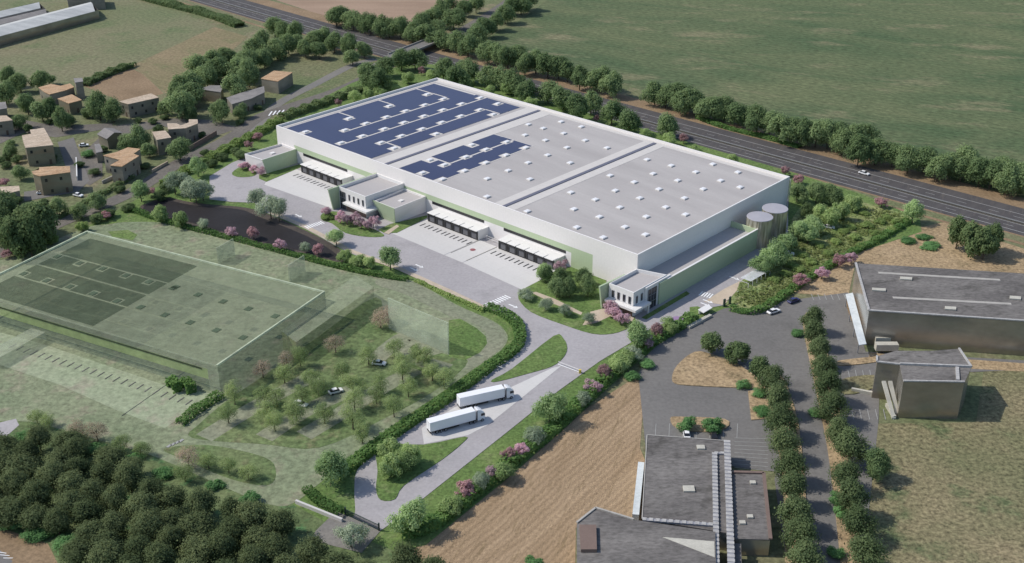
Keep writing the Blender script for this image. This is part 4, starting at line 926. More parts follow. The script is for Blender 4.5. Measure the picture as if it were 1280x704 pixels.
# ------------------------------------------------------------------ lorries and cars
def rounded_wheel(r, w, n=16): 
    bm = bmesh.new()
    prof = [(-w / 2, r * .86), (-w / 2 + .05, r), (w / 2 - .05, r), (w / 2, r * .86)]
    rings = [[bm.verts.new((math.cos(2 * PI * i / n) * q, y, math.sin(2 * PI * i / n) * q)) for i in range(n)] for y, q in prof]
    for a, b in zip(rings[:-1], rings[1:]):
        for i in range(n): bm.faces.new((a[i], a[(i + 1) % n], b[(i + 1) % n], b[i]))
    bm.faces.new(rings[0]); bm.faces.new(rings[-1][::-1])
    return bm
def wheel_part(root, x, y, r, w, rim=True):
    o = finish('wheel', rounded_wheel(r, w), K['tyre'], root, world=False); o.location = (x, y, r)
    if rim:
        bm = bmesh.new(); s = 1 if y > 0 else -1; n = 12
        ring = [bm.verts.new((math.cos(2 * PI * i / n) * r * .55, s * (w / 2 + .01), math.sin(2 * PI * i / n) * r * .55)) for i in range(n)]; bm.faces.new(ring)
        finish('rim', bm, K['rim'], o, world=False)
    return o
def side_profile(bm, prof, hw, hw2=None, mi=0):
    """Extrude a side outline (x, z) across the width; hw2 gives each point its own half width."""
    A = [bm.verts.new((x, -(hw2[i] if hw2 else hw), z)) for i, (x, z) in enumerate(prof)]
    Bv = [bm.verts.new((x, (hw2[i] if hw2 else hw), z)) for i, (x, z) in enumerate(prof)]
    n = len(prof); bm.faces.new(A); bm.faces.new(Bv[::-1])
    for i in range(n): bm.faces.new((A[i], Bv[i], Bv[(i + 1) % n], A[(i + 1) % n]))
def lorry(label, rear_px, front_px):
    a, b = M(*rear_px), M(*front_px); d = (b - a).normalized(); n = Vector((-d.y, d.x, 0))
    o = thing('articulated_lorry', label, 'lorry', a + n * 1.27 + Vector((0, 0, .2)), math.atan2(d.y, d.x), 'white articulated lorries parked on the entrance strip')
    bm = bmesh.new(); lbox(bm, 0, 13.6, -1.27, 1.27, 1.12, 4.0); bmesh.ops.bevel(bm, geom=bm.edges[:], offset=.05, segments=1, affect='EDGES'); tr = finish('trailer', bm, K['trailer'], o, world=False)
    bm = bmesh.new(); lbox(bm, -.02, -.004, -.03, .03, 1.3, 3.9); lbox(bm, -.03, -.004, -1.2, 1.2, 3.82, 3.88); finish('door_seam', bm, K['grey'], tr, world=False)
    bm = bmesh.new(); lbox(bm, .1, 13.2, -.5, .5, .75, 1.1); lbox(bm, .05, .25, -1.2, 1.2, .5, .8); lbox(bm, 5.2, 8.6, -1.2, -1.15, .55, 1.0); lbox(bm, 5.2, 8.6, 1.15, 1.2, .55, 1.0); lbox(bm, 10.6, 16.0, -.5, .5, .55, 1.05); finish('chassis', bm, K['dark'], o, world=False)
    bm = bmesh.new(); side_profile(bm, [(14.1, .55), (16.35, .5), (16.42, 1.6), (16.25, 2.75), (15.9, 3.15), (14.1, 3.15)], 1.22); bmesh.ops.bevel(bm, geom=bm.edges[:], offset=.08, segments=2, affect='EDGES'); cb = finish('cab', bm, K['trailer'], o, world=False)
    bm = bmesh.new(); side_profile(bm, [(14.15, 3.16), (15.8, 3.16), (15.3, 3.6), (14.5, 3.9), (14.15, 3.9)], 1.05); finish('wind_deflector', bm, K['trailer'], cb, world=False)
    bm = bmesh.new(); side_profile(bm, [(16.44, 1.75), (16.29, 2.68), (16.31, 2.68), (16.46, 1.75)], 1.08); finish('windscreen', bm, K['cabglass'], cb, world=False)
    for s in (-1, 1):
        bm = bmesh.new(); y0, y1 = sorted((s * 1.222, s * 1.24)); lbox(bm, 15.2, 16.15, y0, y1, 1.85, 2.65); finish('side_window', bm, K['cabglass'], cb, world=False)
        bm = bmesh.new(); y0, y1 = sorted((s * 1.25, s * 1.45)); lbox(bm, 16.2, 16.32, y0, y1, 1.9, 2.6); finish('mirror', bm, K['dark'], cb, world=False)
        bm = bmesh.new(); y0, y1 = sorted((s * .75, s * 1.1)); lbox(bm, 16.36, 16.47, y0, y1, .75, 1.0); finish('headlight', bm, K['skyglass'], cb, world=False)
        bm = bmesh.new(); y0, y1 = sorted((s * 1.0, s * 1.26)); lbox(bm, 14.0, 14.1, y0, y1, .6, 3.9); finish('side_flap', bm, K['dark'], cb, world=False)
        for x in (2.0, 3.3, 4.6, 12.1, 13.3, 15.6): wheel_part(o, x, s * 1.08, .5, .34)
    return o
lorry('white articulated lorry parked farther along the entrance strip, beside the grass point', (575, 514), (640, 499.5))
lorry('white articulated lorry parked nearer the round clipped trees', (538, 545.5), (606, 527))
def car(label, px, py, ang, body, group=None, L=4.3, name='parked_car'):
    o = thing(name, label, 'car', M(px, py, .12), ang, group)
    bm = bmesh.new(); k = L / 4.3
    side_profile(bm, [(-2.15 * k, .35), (2.1 * k, .3), (2.15 * k, .62), (1.95 * k, .8), (.95 * k, .92), (-1.75 * k, .96), (-2.12 * k, .85)], .87); bmesh.ops.bevel(bm, geom=bm.edges[:], offset=.06, segments=1, affect='EDGES')
    finish('body', bm, K[body], o, world=False)
    bm = bmesh.new(); side_profile(bm, [(1.05 * k, .93), (.35 * k, 1.40), (-1.1 * k, 1.42), (-1.8 * k, .97)], .8, [.8, .62, .62, .8]); gl_ = finish('window', bm, K['cabglass'], o, world=False)
    bm = bmesh.new(); lbox(bm, -1.08 * k, .3 * k, -.6, .6, 1.425, 1.46); finish('roof', bm, K[body], o, world=False)
    for s in (-1, 1):
        for x in (-1.35, 1.3): wheel_part(o, x * k, s * .8, .31, .2, False)
    return o
car('white estate car parked beside the dark blue van at the hedge corner', 967, 391, math.radians(32), 'carwhite', L=4.8)
car('dark blue car parked against the hedge by the end of the bay lines', 992, 377.5, math.radians(35), 'carblue', L=4.8)
car('white car parked under the bright green bushes before the works', 858, 544.5, math.radians(88), 'carwhite')
car('black car parked beside the white one before the works', 892, 546, math.radians(88), 'carblack')
car('white car parked on the grass edge below the bright orange roof', 98, 245.5, math.radians(-25), 'carwhite')
car('dark blue car parked at the foot of the broad olive house', 60, 241.5, math.radians(8), 'carblue')
car('white car parked next to the dark blue one by the olive house', 53, 242.5, math.radians(8), 'carwhite')
car('white car driving on the far carriageway of the motorway', 1080, 218, ANG_U, 'carwhite', name='car', L=4.6)
car('white car under the park trees nearest the green wall', 985, 318.5, math.radians(-12), 'carwhite')
car('white car under the park trees farther up the slope', 1036, 285.5, math.radians(-15), 'carwhite')
car('white car in the extension grove beside a pale path', 376, 507, math.radians(-25), 'carwhite')
car('white car in the extension grove farther up the pale path', 420, 491, math.radians(30), 'carwhite')
car('white car in the extension grove near the see-through panel', 474, 456, math.radians(-10), 'carwhite')
car('grey car parked in the shade of the tree row by the office block', 1043, 464, math.radians(80), 'cargrey')
car('white car in the parking court between the village houses', 105, 183, math.radians(15), 'carwhite')
# ------------------------------------------------------------------ gates, barriers, shelters, rails, bridge
gt = thing('sliding_gate', 'dark green sliding gate across the lower entrance road', 'gate', M(443, 650))
a, b = M(432, 644), M(474, 664)
bm = bmesh.new(); bar(bm, a, b, .12, .15, .3); bar(bm, a, b, .12, 1.75, 1.87); finish('rail', bm, K['gateg'], gt)
bm = bmesh.new(); d = b - a
for i in range(60):
    p = a + d * (i / 59.0); bm2 = Vector((.035, 0, 0)); bm3 = Vector((0, .035, 0)); prism(bm, [p - bm2 - bm3, p + bm2 - bm3, p + bm2 + bm3, p - bm2 + bm3], .3, 1.75)
finish('bar_grille', bm, K['gateg'], gt)
for p in (a, b):
    bm = bmesh.new(); q = .18; prism(bm, [p + Vector(s) * q for s in ((-1, -1, 0), (1, -1, 0), (1, 1, 0), (-1, 1, 0))], 0, 2.4); finish('post', bm, K['gateg'], gt)
bm = bmesh.new(); bar(bm, M(370, 629.5), M(428, 653), .6, 0, 1.1); o_ = finish('low_wall', bm, K['slab']); tag(o_, 'long low white wall beside the dark green sliding gate', 'wall')
br = thing('barrier', 'white lift barrier with yellow post across the entrance road', 'barrier', M(725, 467))
c = M(725, 467); bm = bmesh.new(); prism(bm, [c + Vector(s) * .35 for s in ((-1, -1, 0), (1, -1, 0), (1, 1, 0), (-1, 1, 0))], 0, 1.3); finish('post', bm, K['yellow'], br)
bm = bmesh.new(); bar(bm, M(724, 466), M(698, 456), .14, 1.0, 1.14); finish('arm', bm, K['whiteplain'], br)
c = M(613, 459); br2 = thing('barrier', 'small white post barrier at the hedge opposite the long grass island', 'barrier', c)
bm = bmesh.new(); prism(bm, [c + Vector(s) * .3 for s in ((-1, -1, 0), (1, -1, 0), (1, 1, 0), (-1, 1, 0))], 0, 1.3); finish('post', bm, K['whiteplain'], br2)
bm = bmesh.new(); bar(bm, M(614, 459), M(628, 463.5), .14, 1.0, 1.14); finish('arm', bm, K['whiteplain'], br2)
sh = thing('gate_sign_wall', 'white slab wall at the end of the hedge by the upper gate', 'wall', M(880, 394))
q = MM([(872, 393.5), (883, 387), (890, 391), (879, 397.5)]); bm = bmesh.new(); prism(bm, q, 1.7, 1.9); finish('slab', bm, K['whiteplain'], sh)
bm = bmesh.new(); bar(bm, q[0] * .92 + q[2] * .08, q[1] * .92 + q[3] * .08, .25, 0, 1.7); finish('wall', bm, K['whiteplain'], sh)
bm = bmesh.new(); bar(bm, M(860, 411), M(888, 396), 1.2, 0, .9); o_ = finish('low_wall', bm, K['cream']); tag(o_, 'low beige wall along the asphalt outside the upper gate', 'wall')
bk = thing('bicycle_shelter', 'white tubular bicycle shelter at the edge of the park beside the sand paving', 'shelter', M(932, 352))
for i in range(6):
    p = M(921 + i * 5.4, 356 - i * 3.1); bm = bmesh.new(); bar(bm, p, p + EU * 4.5, .1, 1.9, 2.0); bar(bm, p, p + EU * .12, .1, 0, 1.9); bar(bm, p + EU * 4.4, p + EU * 4.52, .1, 0, 1.9); finish('hoop', bm, K['whiteplain'], bk)
bm = bmesh.new(); bar(bm, M(925, 354) + EU * 2, M(948, 341) + EU * 2, 4.2, 2.02, 2.06); finish('roof', bm, ghostmat('frosted_panel', (.7, .72, .74), .45), bk)
ug = thing('entrance_gate', 'dark lattice gate post where the park hedge meets the asphalt', 'gate', M(905, 384))
bm = bmesh.new(); bar(bm, M(904, 384), M(906, 383), .4, 0, 2.8); bar(bm, M(911, 381), M(913, 380), .4, 0, 2.8); finish('post', bm, K['gateg'], ug)
bm = bmesh.new(); bar(bm, M(905, 384), M(912, 380.5), .1, .2, .35); bar(bm, M(905, 384), M(912, 380.5), .1, 1.9, 2.05); finish('rail', bm, K['gateg'], ug)
rl = thing('yard_railing', 'thin white railing on the ramp between two dock bays', 'railing', U(131, -4))
bm = bmesh.new()
for u in (127.5, 130.5, 133.5): ubox(bm, u, u + .12, -3.1, -3.0, 0, 1.8)
finish('post', bm, K['whiteplain'], rl)
bm = bmesh.new(); ubox(bm, 127.5, 133.6, -3.09, -3.01, 1.8, 1.92); ubox(bm, 127.5, 133.6, -3.09, -3.01, .9, 1.0); finish('rail', bm, K['whiteplain'], rl)
rp = thing('ramp_kerb', 'low concrete wedge kerb along the ramp between two dock bays', 'kerb', U(135, -12))
bm = bmesh.new(); prism(bm, UU([(134.7, -21), (135.0, -21), (135.0, -5.2), (134.7, -5.2)]), 0, .35); prism(bm, UU([(125.9, -20), (126.2, -20), (126.2, -5.2), (125.9, -5.2)]), 0, .35); finish('kerb', bm, K['concrete'], rp)
gr = thing('guard_rail', 'galvanised guard rail along the motorway median', 'guard rail', U(100, 145.2))
l = mw(145.15); bm = bmesh.new()
for p, q in zip(l[:-1], l[1:]): bar(bm, p, q, .3, .45, .8)
finish('beam', bm, K['guard'], gr)
bm = bmesh.new()
for p, q in zip(l[8:-8:1], l[9:-7]):
    n_ = int((q - p).length / 8)
    for i in range(n_):
        c = p.lerp(q, i / n_); prism(bm, [c + Vector(s) * .08 for s in ((-1, -1, 0), (1, -1, 0), (1, 1, 0), (-1, 1, 0))], 0, .45)
finish('post', bm, K['guard'], gr)
bridge = thing('road_bridge', 'concrete road bridge crossing the motorway behind the warehouse', 'bridge', M(520, 66))
a, b = M(494, 77), M(549, 55); d = (b - a).normalized(); n = Vector((-d.y, d.x, 0)) * 4.6
bm = bmesh.new(); prism(bm, [a - n, b - n, b + n, a + n], 2.7, 3.3); finish('deck', bm, K['asphalt'], bridge)
for s in (-1, 1):
    bm = bmesh.new(); bar(bm, a + n * s * .97, b + n * s * .97, .35, 3.3, 4.1); finish('parapet', bm, K['concrete'], bridge)
for p in (a, b):
    bm = bmesh.new(); bar(bm, p - n * .95, p + n * .95, 1.2, 0, 2.7); finish('abutment', bm, K['concrete'], bridge)
for p, s in ((a, -1), (b, 1)):
    e = p + d * 26 * s; bm = bmesh.new()
    v = [bm.verts.new(q) for q in (p - n, p + n, e + n * .8, e - n * .8)]; t = [bm.verts.new(q + Vector((0, 0, 3.3))) for q in (p - n, p + n)]
    bm.faces.new((t[0], t[1], v[2], v[3])); bm.faces.new((v[0], v[3], t[0])); bm.faces.new((v[1], t[1], v[2])); finish('ramp', bm, K['asphalt'], bridge)
for line, lab, h_, m_ in (([(128, 230), (166, 212)], 'low garden wall along the village road below the zigzag roof', 1.4, 'concrete'), ([(190, 216), (210, 205)], 'short pale garden wall by the road below the narrow sandy house', 1.3, 'paletile'), ([(235, 190), (271, 169)], 'dark garden wall along the road below the tall stepped house', 2.2, 'plinth'), ([(96, 202), (97, 226)], 'white wall along the parking court of the village', 2.0, 'whiteplain')):
    l = MM(line); bm = bmesh.new(); bar(bm, l[0], l[1], .4, 0, h_); tag(finish('garden_wall', bm, K[m_]), lab, 'wall')

# ------------------------------------------------------------------ trees, shrubs and hedges
def px(ox, oy, k, pts): return [(ox + x / k, oy + y / k) for x, y in pts]
def row(kind, pts, h, w, text, group, name='tree', cat='tree', jit=.12, zc=.56, back=0.0):
    out = []
    for x, y in pts:
        j = 1 + rnd.uniform(-jit, jit)
        out.append(tree(kind, x, y, h * j, w * (1 + rnd.uniform(-jit, jit)), name, None, group, cat, zc))
        out[-1].location += EV * back
    if text: label_row(out, text)
    return out
# between motorway and crop field
row('road', px(960, 176, 4, [(345, 12), (430, 58), (515, 66), (600, 76), (680, 98), (760, 100), (830, 134), (890, 126), (945, 150), (1040, 158), (1095, 172), (1140, 150), (1190, 200), (1240, 180), (1275, 222), (980, 110)]) + px(640, 0, 4, [(685, 470), (740, 485), (790, 485), (835, 515), (890, 510), (935, 550), (985, 545), (1035, 550), (1110, 575), (1200, 598), (1262, 612)]) + px(960, 0, 4, [(35, 648), (90, 655), (140, 662), (215, 672), (275, 676), (330, 680), (395, 695), (455, 700)]),
    12.8, 12.6, '{} tree from the left in the motorway row right of the gap', 'roadside trees right of the gap', 'roadside_tree', back=5)
row('road', px(640, 0, 4, [(0, 275), (45, 312), (100, 305), (160, 325), (215, 335), (260, 355), (320, 385), (385, 395), (430, 385), (480, 415)]) + px(320, 0, 4, [(1140, 262), (1190, 265), (1235, 285)]),
    12.8, 12.6, '{} tree from the left in the far motorway row left of the gap', 'roadside trees left of the gap', 'roadside_tree', back=3)
row('road', px(320, 0, 4, [(400, 75), (440, 66), (485, 92), (530, 104), (572, 116), (620, 125), (665, 135), (720, 130), (780, 158), (850, 165), (905, 135), (870, 80), (990, 90), (930, 42), (1045, 30), (1100, 8), (820, 115), (960, 20)]),
    12.5, 13.5, '{} tree from the left in the thicket along the brown ploughland', 'thicket along the ploughland', 'roadside_tree')
row('road', px(320, 0, 4, [(945, 195), (1000, 205), (1060, 225), (1110, 182), (1152, 125), (1200, 105), (1245, 62), (1100, 150), (1280, 20)]) + px(640, 0, 4, [(45, 18), (85, 2)]),
    12.5, 13, '{} tree from the left in the row between side road and green field corner', 'trees along the side road', 'roadside_tree')
# between warehouse and motorway
row('road', px(640, 0, 4, [(20, 405), (75, 445), (180, 455), (260, 485), (330, 525), (395, 505), (500, 555), (590, 598), (780, 615)]) + px(320, 0, 4, [(935, 335), (1000, 385), (1060, 345), (1155, 375), (1240, 385)]),
    13, 12.5, '{} large tree from the left between warehouse back wall and motorway', 'large trees behind the warehouse', 'roadside_tree')
row('road', px(320, 0, 4, [(570, 375), (640, 325), (725, 290), (795, 290), (610, 400)]), 13, 12.5, '{} tree from the left in the dark clump by the warehouse far corner', 'dark clump at the far corner', 'broadleaf_tree')
row('lime', px(320, 0, 4, [(490, 478), (560, 470), (625, 455), (690, 435), (1070, 418), (1170, 448), (1255, 438), (880, 372), (760, 385)]) + px(640, 0, 4, [(95, 515), (320, 580), (665, 670), (785, 690)]) + [(838, 178), (870, 190), (915, 199)],
    6.5, 6.5, '{} small bright tree from the left hugging the back of the warehouse', 'small bright trees behind the warehouse', 'young_tree')
# left: lane side trees
row('road', px(320, 0, 4, [(90, 120), (140, 145), (200, 150), (100, 235), (40, 265), (245, 235), (290, 190), (330, 175), (390, 205), (460, 215), (30, 200), (160, 210)]),
    12.5, 11, '{} tree from the left in the clump behind the barn with the rusty roof', 'clump behind the barn', 'broadleaf_tree')
row('road', px(0, 0, 4, [(35, 375), (95, 405), (190, 390), (20, 455), (130, 505), (205, 545), (300, 585), (250, 535)]), 12, 10.5, '{} tree from the left around the village garden behind the broad sandy roof', 'garden trees of the village', 'garden_tree')
row('road', px(0, 0, 4, [(490, 520), (560, 545)]), 13, 11.5, '{} of two touching leafy trees before the long sandy-roofed house', 'two trees before the long house', 'garden_tree')
row('dark', px(0, 0, 4, [(430, 565), (140, 640), (790, 640)]), 4.5, 6, '{} dark round garden bush from the left among the village houses', 'garden bushes of the village', 'garden_bush', 'bush')
row('road', px(0, 0, 4, [(890, 440), (960, 405), (1030, 375), (1085, 345), (900, 515), (1140, 275), (1190, 345), (1230, 295), (1275, 240), (1170, 425), (1000, 330), (1060, 300), (950, 470), (1240, 360)]),
    13.5, 13.5, '{} tree from the left in the tall clump between field and grey-roofed house', 'tall clump above the grey-roofed house', 'broadleaf_tree')
tree('road', 276, 137, 12, 10.5, 'roadside_tree', 'solitary rounded tree at the road bend below the grey-roofed house')
tree('road', 174, 170, 12, 11, 'garden_tree', 'leafy tree between the grey-roofed house and the narrow sandy house')
tree('road', 223, 183, 12, 11, 'roadside_tree', 'dark leafy tree beside the village road below the tall stepped house')
row('dark', px(0, 176, 4, [(100, 400), (45, 350), (170, 375), (40, 460), (140, 470), (210, 400), (90, 470), (-10, 420), (0, 330)]), 15, 13, '{} tree from the left in the big dark clump at the lower village road', 'big dark clump by the lower road', 'broadleaf_tree')
row('dark', px(0, 160, 8, [(60, 285), (160, 310), (10, 320)]), 3.5, 5, '{} clipped dark bush from the left beside the olive house front', 'clipped bushes by the olive house', 'garden_bush', 'bush')
shrub('bright', 110, 192, 3, 6, 'garden_bush', 'bright green bush at the edge of the parking court', cat='bush')
shrub('rose', 5, 228, 4, 6, 'garden_bush', 'reddish brown bush at the village garden edge', cat='bush')
row('road', [(14, 100), (60, 98), (30, 128), (22, 152), (84, 148), (115, 137), (142, 142), (205, 132), (238, 140), (300, 138), (160, 178), (186, 186), (12, 186), (70, 258), (120, 250), (24, 214), (40, 262), (100, 262)], 7.5, 8, '{} small tree from the left scattered between the village houses', 'small trees between the village houses', 'garden_tree')
row('dark', [(66, 196), (100, 205), (118, 214), (172, 150), (190, 151), (206, 146), (128, 186), (20, 250), (55, 252), (150, 236), (182, 206), (232, 176), (252, 168), (300, 152), (322, 134), (8, 206), (14, 178), (62, 152)], 2.6, 5, '{} low dark garden shrub from the left scattered round the village', 'low shrubs round the village', 'garden_bush', 'bush')
row('road', [(350, 62), (372, 52), (398, 60), (330, 72), (310, 84), (295, 92), (455, 60), (440, 70)], 10, 10, '{} filling tree from the left in the belt between pasture and motorway', 'belt between pasture and motorway', 'broadleaf_tree')
# estate entrance from the village
tree('young', 175, 237, 9.5, 8, 'young_tree', 'light green upright tree where the village road meets the pond')
shrub('rose', 187, 240, 4.5, 6, 'flowering_shrub', 'dusky pink shrub next to the light upright tree by the road')
tree('young', 246, 207, 9, 8.5, 'young_tree', 'light green round tree at the top of the western yard')
row('dark', px(0, 176, 4, [(1025, 60), (1060, 110), (1110, 80), (1180, 50), (830, 230), (800, 270), (1210, 70), (540, 360), (640, 330), (480, 385)]), 3.4, 6.5, '{} roadside shrub from the left along the village road bank', 'shrubs on the village road bank', 'shrub', 'shrub')
row('bush', px(0, 176, 4, [(150, 525), (210, 495), (260, 485), (410, 425), (120, 530)]), 4.2, 5.5, '{} olive green shrub from the left along the bank above the extension', 'olive shrubs above the extension', 'shrub', 'shrub')
row('rose', px(0, 176, 4, [(40, 560), (80, 548), (530, 370)]), 3.6, 5.5, '{} brownish pink shrub from the left along the bank above the extension', 'brownish shrubs above the extension', 'flowering_shrub', 'shrub')
row('olive', px(0, 176, 4, [(920, 205), (975, 250), (1010, 240), (870, 205), (945, 235)]), 9.5, 9, '{} silvery tree from the left in the clump at the western yard', 'silvery clump at the western yard', 'silvery_tree')
row('olive', px(320, 176, 4, [(0, 285), (70, 325), (110, 335)]), 9.5, 8.5, '{} silvery tree from the left between pond and yard road', 'silvery trees by the pond', 'silvery_tree')
row('lime', px(0, 176, 4, [(800, 360), (900, 388)]), 6.5, 6.5, '{} round light tree from the left on the pond bank', 'round trees on the pond bank', 'young_tree')
tree('olive', 254, 280, 5.5, 5, 'flowering_tree', 'small cream-white flowering tree on the pond bank')
row('pink', [(287.5, 289), (351.5, 305)], 5, 5.5, '{} pale pink blossoming tree from the left on the pond bank', 'pale pink trees on the pond bank', 'flowering_tree')
row('rose', [(316, 290), (398, 311)], 5, 5.5, '{} deep rose blossoming tree from the left on the pond bank', 'rose trees on the pond bank', 'flowering_tree')
shrub('olive', 382, 309, 4.5, 5, 'shrub', 'small pale green shrub between two pink trees at the pond end')
tree('young', 420, 295, 7, 7.5, 'young_tree', 'thin light tree at the roadside by the upper zebra crossing')
tree('young', 487, 321, 9.5, 9, 'young_tree', 'light green tree standing alone at the outer kerb of the yard road')
row('lime', [(431, 320), (461, 327), (447, 325)], 4.5, 6, '{} bright shrub from the left beside the solitary kerb tree', 'bright shrubs at the kerb', 'shrub', 'shrub')
row('pink', px(320, 176, 4, [(350, 350), (420, 378), (455, 390), (490, 385), (525, 405), (560, 420), (585, 400)]), 5, 5.2, '{} pink blossoming tree from the left before the middle offices', 'pink trees before the middle offices', 'flowering_tree')
shrub('bush', 411, 271, 2, 6, 'shrub', 'low green bush on the island end before the middle offices')
row('pink', [(303, 207), (310, 206), (316, 211), (326, 214)], 3.6, 5, '{} pink shrub from the left before the far left annex', 'pink shrubs before the left annex', 'flowering_shrub', 'shrub')
row('rose', [(311, 181), (322, 170), (423, 128), (855, 172)], 4.5, 5, '{} rose-red shrub from the left along the warehouse surroundings', 'rose-red shrubs round the warehouse', 'flowering_shrub', 'shrub')
tree('rose', 527, 88, 5, 5.5, 'flowering_tree', 'dusky red tree in the clump by the warehouse far corner')
tree('rose', 746, 148, 4.5, 5, 'flowering_tree', 'dusky red tree between two large trees behind the warehouse')
# lawn of the head offices
row('road', [(682, 341), (700, 348), (728, 345), (735, 356), (712, 358), (696, 358)], 7.5, 5.8, '{} leafy tree from the left on the lawn beside the head offices', 'lawn trees beside the head offices', 'lawn_tree')
tree('young', 679, 339, 7.5, 6.5, 'young_tree', 'light tree at the dock end of the head office lawn')
tree('pink', 700, 334, 6, 6, 'flowering_tree', 'pink blossoming tree against the last dock house')
row('olive', px(640, 352, 4, [(70, 60), (170, 112), (265, 142), (385, 183)]), 4.2, 5, '{} small kerbside tree from the left on the lawn edge of the head offices', 'small trees on the lawn edge', 'small_tree')
row('pink', [(768, 390), (776, 396), (764, 385)], 5.2, 6, '{} pink blossoming tree from the left at the head office corner', 'pink trees at the head office corner', 'flowering_tree')
# entrance strip, top to bottom
tree('young', 797, 417, 9.5, 8, 'young_tree', 'tall light tree at the road mouth opposite the head offices')
tree('rose', 822, 412, 5.5, 6, 'flowering_tree', 'dusky rose tree beside the tall light tree at the road mouth')
tree('lime', 838, 406, 5, 6, 'young_tree', 'lime green tree on the hedge near the violet bay sign')
tree('pink', 810, 428, 4.5, 5, 'flowering_tree', 'pale mauve tree half hidden behind the tall light tree')
row('lime', [(771, 455), (785, 446), (778, 452), (564, 632), (628, 588)], 5, 6.5, '{} round lime shrub from the left along the entrance hedge', 'lime shrubs along the entrance hedge', 'shrub', 'shrub')
row('olive', [(729, 498), (601, 601), (668, 545), (792, 440)], 5, 5.5, '{} pale flowering shrub from the left along the entrance hedge', 'pale shrubs along the entrance hedge', 'shrub', 'shrub')
row('rose', [(756, 464), (580, 611), (635, 567)], 5, 6, '{} dark rose shrub from the left along the entrance hedge', 'rose shrubs along the entrance hedge', 'flowering_shrub', 'shrub')
row('pink', [(743, 483), (618, 590), (652, 561)], 5, 5.5, '{} pale pink shrub from the left along the entrance hedge', 'pink shrubs along the entrance hedge', 'flowering_shrub', 'shrub')
tree('young', 687, 507, 10, 9, 'young_tree', 'tall light tree halfway along the entrance hedge, opposite the lorries')
tree('young', 513, 645, 10, 8.5, 'young_tree', 'tall light tree just inside the sliding gate')
tree('young', 412, 582, 11, 9, 'young_tree', 'tall light tree left of the entrance road, inside the hedge corner')
row('lime', [(487, 560), (487, 581), (513, 566), (502, 575)], 6.5, 6.5, '{} round clipped tree from the left in the clump on the entrance island', 'clipped trees on the entrance island', 'clipped_tree')
# park at the right-hand end of the warehouse
row('road', px(960, 176, 4, [(150, 255), (245, 250), (330, 265)]), 9, 8.5, '{} dark leafy tree from the left behind the water tanks', 'dark trees behind the tanks', 'park_tree')
row('lime', px(960, 176, 4, [(425, 305), (325, 380), (270, 360), (365, 345)]), 8, 8.5, '{} lime tree from the left in the upper park by the motorway', 'lime trees of the upper park', 'park_tree')
row('young', px(960, 176, 4, [(205, 465), (95, 505), (155, 440), (10, 575), (-30, 610), (50, 560), (230, 420)]), 8.5, 8.5, '{} light tree from the left in the park beside the green wall', 'light trees of the lower park', 'park_tree')
tree('dark', 1008, 263, 7, 5, 'park_tree', 'dark narrow tree right beside the far water tank')
tree('young', 1143, 262, 10, 9, 'young_tree', 'pale tree at the motorway end of the park hedge')
row('pink', px(960, 176, 4, [(420, 580), (270, 658)]), 5, 6, '{} pale pink shrub from the left along the park hedge', 'pale pink shrubs of the park hedge', 'flowering_shrub', 'shrub')
row('rose', px(960, 176, 4, [(570, 308), (355, 592), (165, 692), (155, 190), (90, 150)]), 4.8, 6, '{} dusky rose shrub from the left around the park', 'dusky rose shrubs of the park', 'flowering_shrub', 'shrub')
row('bush', px(960, 176, 4, [(500, 420), (560, 400), (620, 440), (440, 480), (380, 450), (300, 560), (220, 600), (340, 500), (260, 520), (120, 620), (180, 570), (420, 430), (540, 460), (90, 660), (480, 360), (30, 690), (600, 380), (640, 400), (150, 640), (470, 525), (250, 640)]), 1.9, 5, None, None, 'park_bush', 'bush')
G_ = [o for o in bpy.data.objects if o.name.startswith('park_bush') and o.parent is None]
for o in G_: o['label'] = 'low rounded bush scattered in the rough park meadow'; o['group'] = 'low bushes of the park meadow'
row('dark', px(960, 176, 4, [(955, 450), (1035, 485), (1090, 500), (1120, 470)]), 13, 10.5, '{} tall dark tree from the left in the pair of clumps by the straw field', 'tall dark trees by the straw field', 'broadleaf_tree')
row('bright', px(960, 176, 4, [(700, 495), (780, 480), (810, 520)]), 1.6, 7, '{} flat bright bush from the left on the straw field', 'flat bushes on the straw field', 'field_bush', 'bush')
# rows of the car park
row('dark', px(640, 352, 4, [(1000, 298), (1130, 348), (1245, 428)]), 8, 8, '{} dark round tree from the left between the straw island and the asphalt', 'round trees at the straw island', 'parking_tree')
label_row(row('row', [(966, 474), (973, 498), (977, 524), (982, 552), (987, 580), (991, 608), (996, 638), (1001, 668), (1006, 698)], 10.2, 9.4, None, 'left row of parking trees', 'parking_tree', jit=.08), '{} tree from the top in the left parking tree row', key=lambda o: screen(o.location)[1])
label_row(row('row', [(1016, 398), (1019, 416), (1024, 436), (1030, 458), (1035, 482), (1040, 508), (1050, 538), (1064, 556), (1058, 592), (1066, 622), (1074, 654), (1082, 690)], 10.2, 9.4, None, 'right row of parking trees', 'parking_tree', jit=.08), '{} tree from the top in the right parking tree row', key=lambda o: screen(o.location)[1])
tree('road', 1098, 577, 9.5, 8.5, 'broadleaf_tree', 'rounded greyish tree standing out from the right parking row into the scrub')
row('bright', px(960, 352, 4, [(150, 255), (250, 655)]) + px(640, 352, 4, [(680, 410), (600, 470), (1155, 512), (1240, 552), (1250, 642)]) + px(960, 528, 4, [(350, 380)]) + [(667, 702), (1052, 640), (1045, 690)], 2.2, 5, '{} bright green bush from the left around the asphalt and the stubble', 'bright bushes round the asphalt', 'bush', 'bush')
row('bright', [(859, 528), (891, 530)], 3.6, 6.4, '{} of two vivid green round bushes from the left above the cars before the works', 'vivid bushes before the works', 'bush', 'bush')
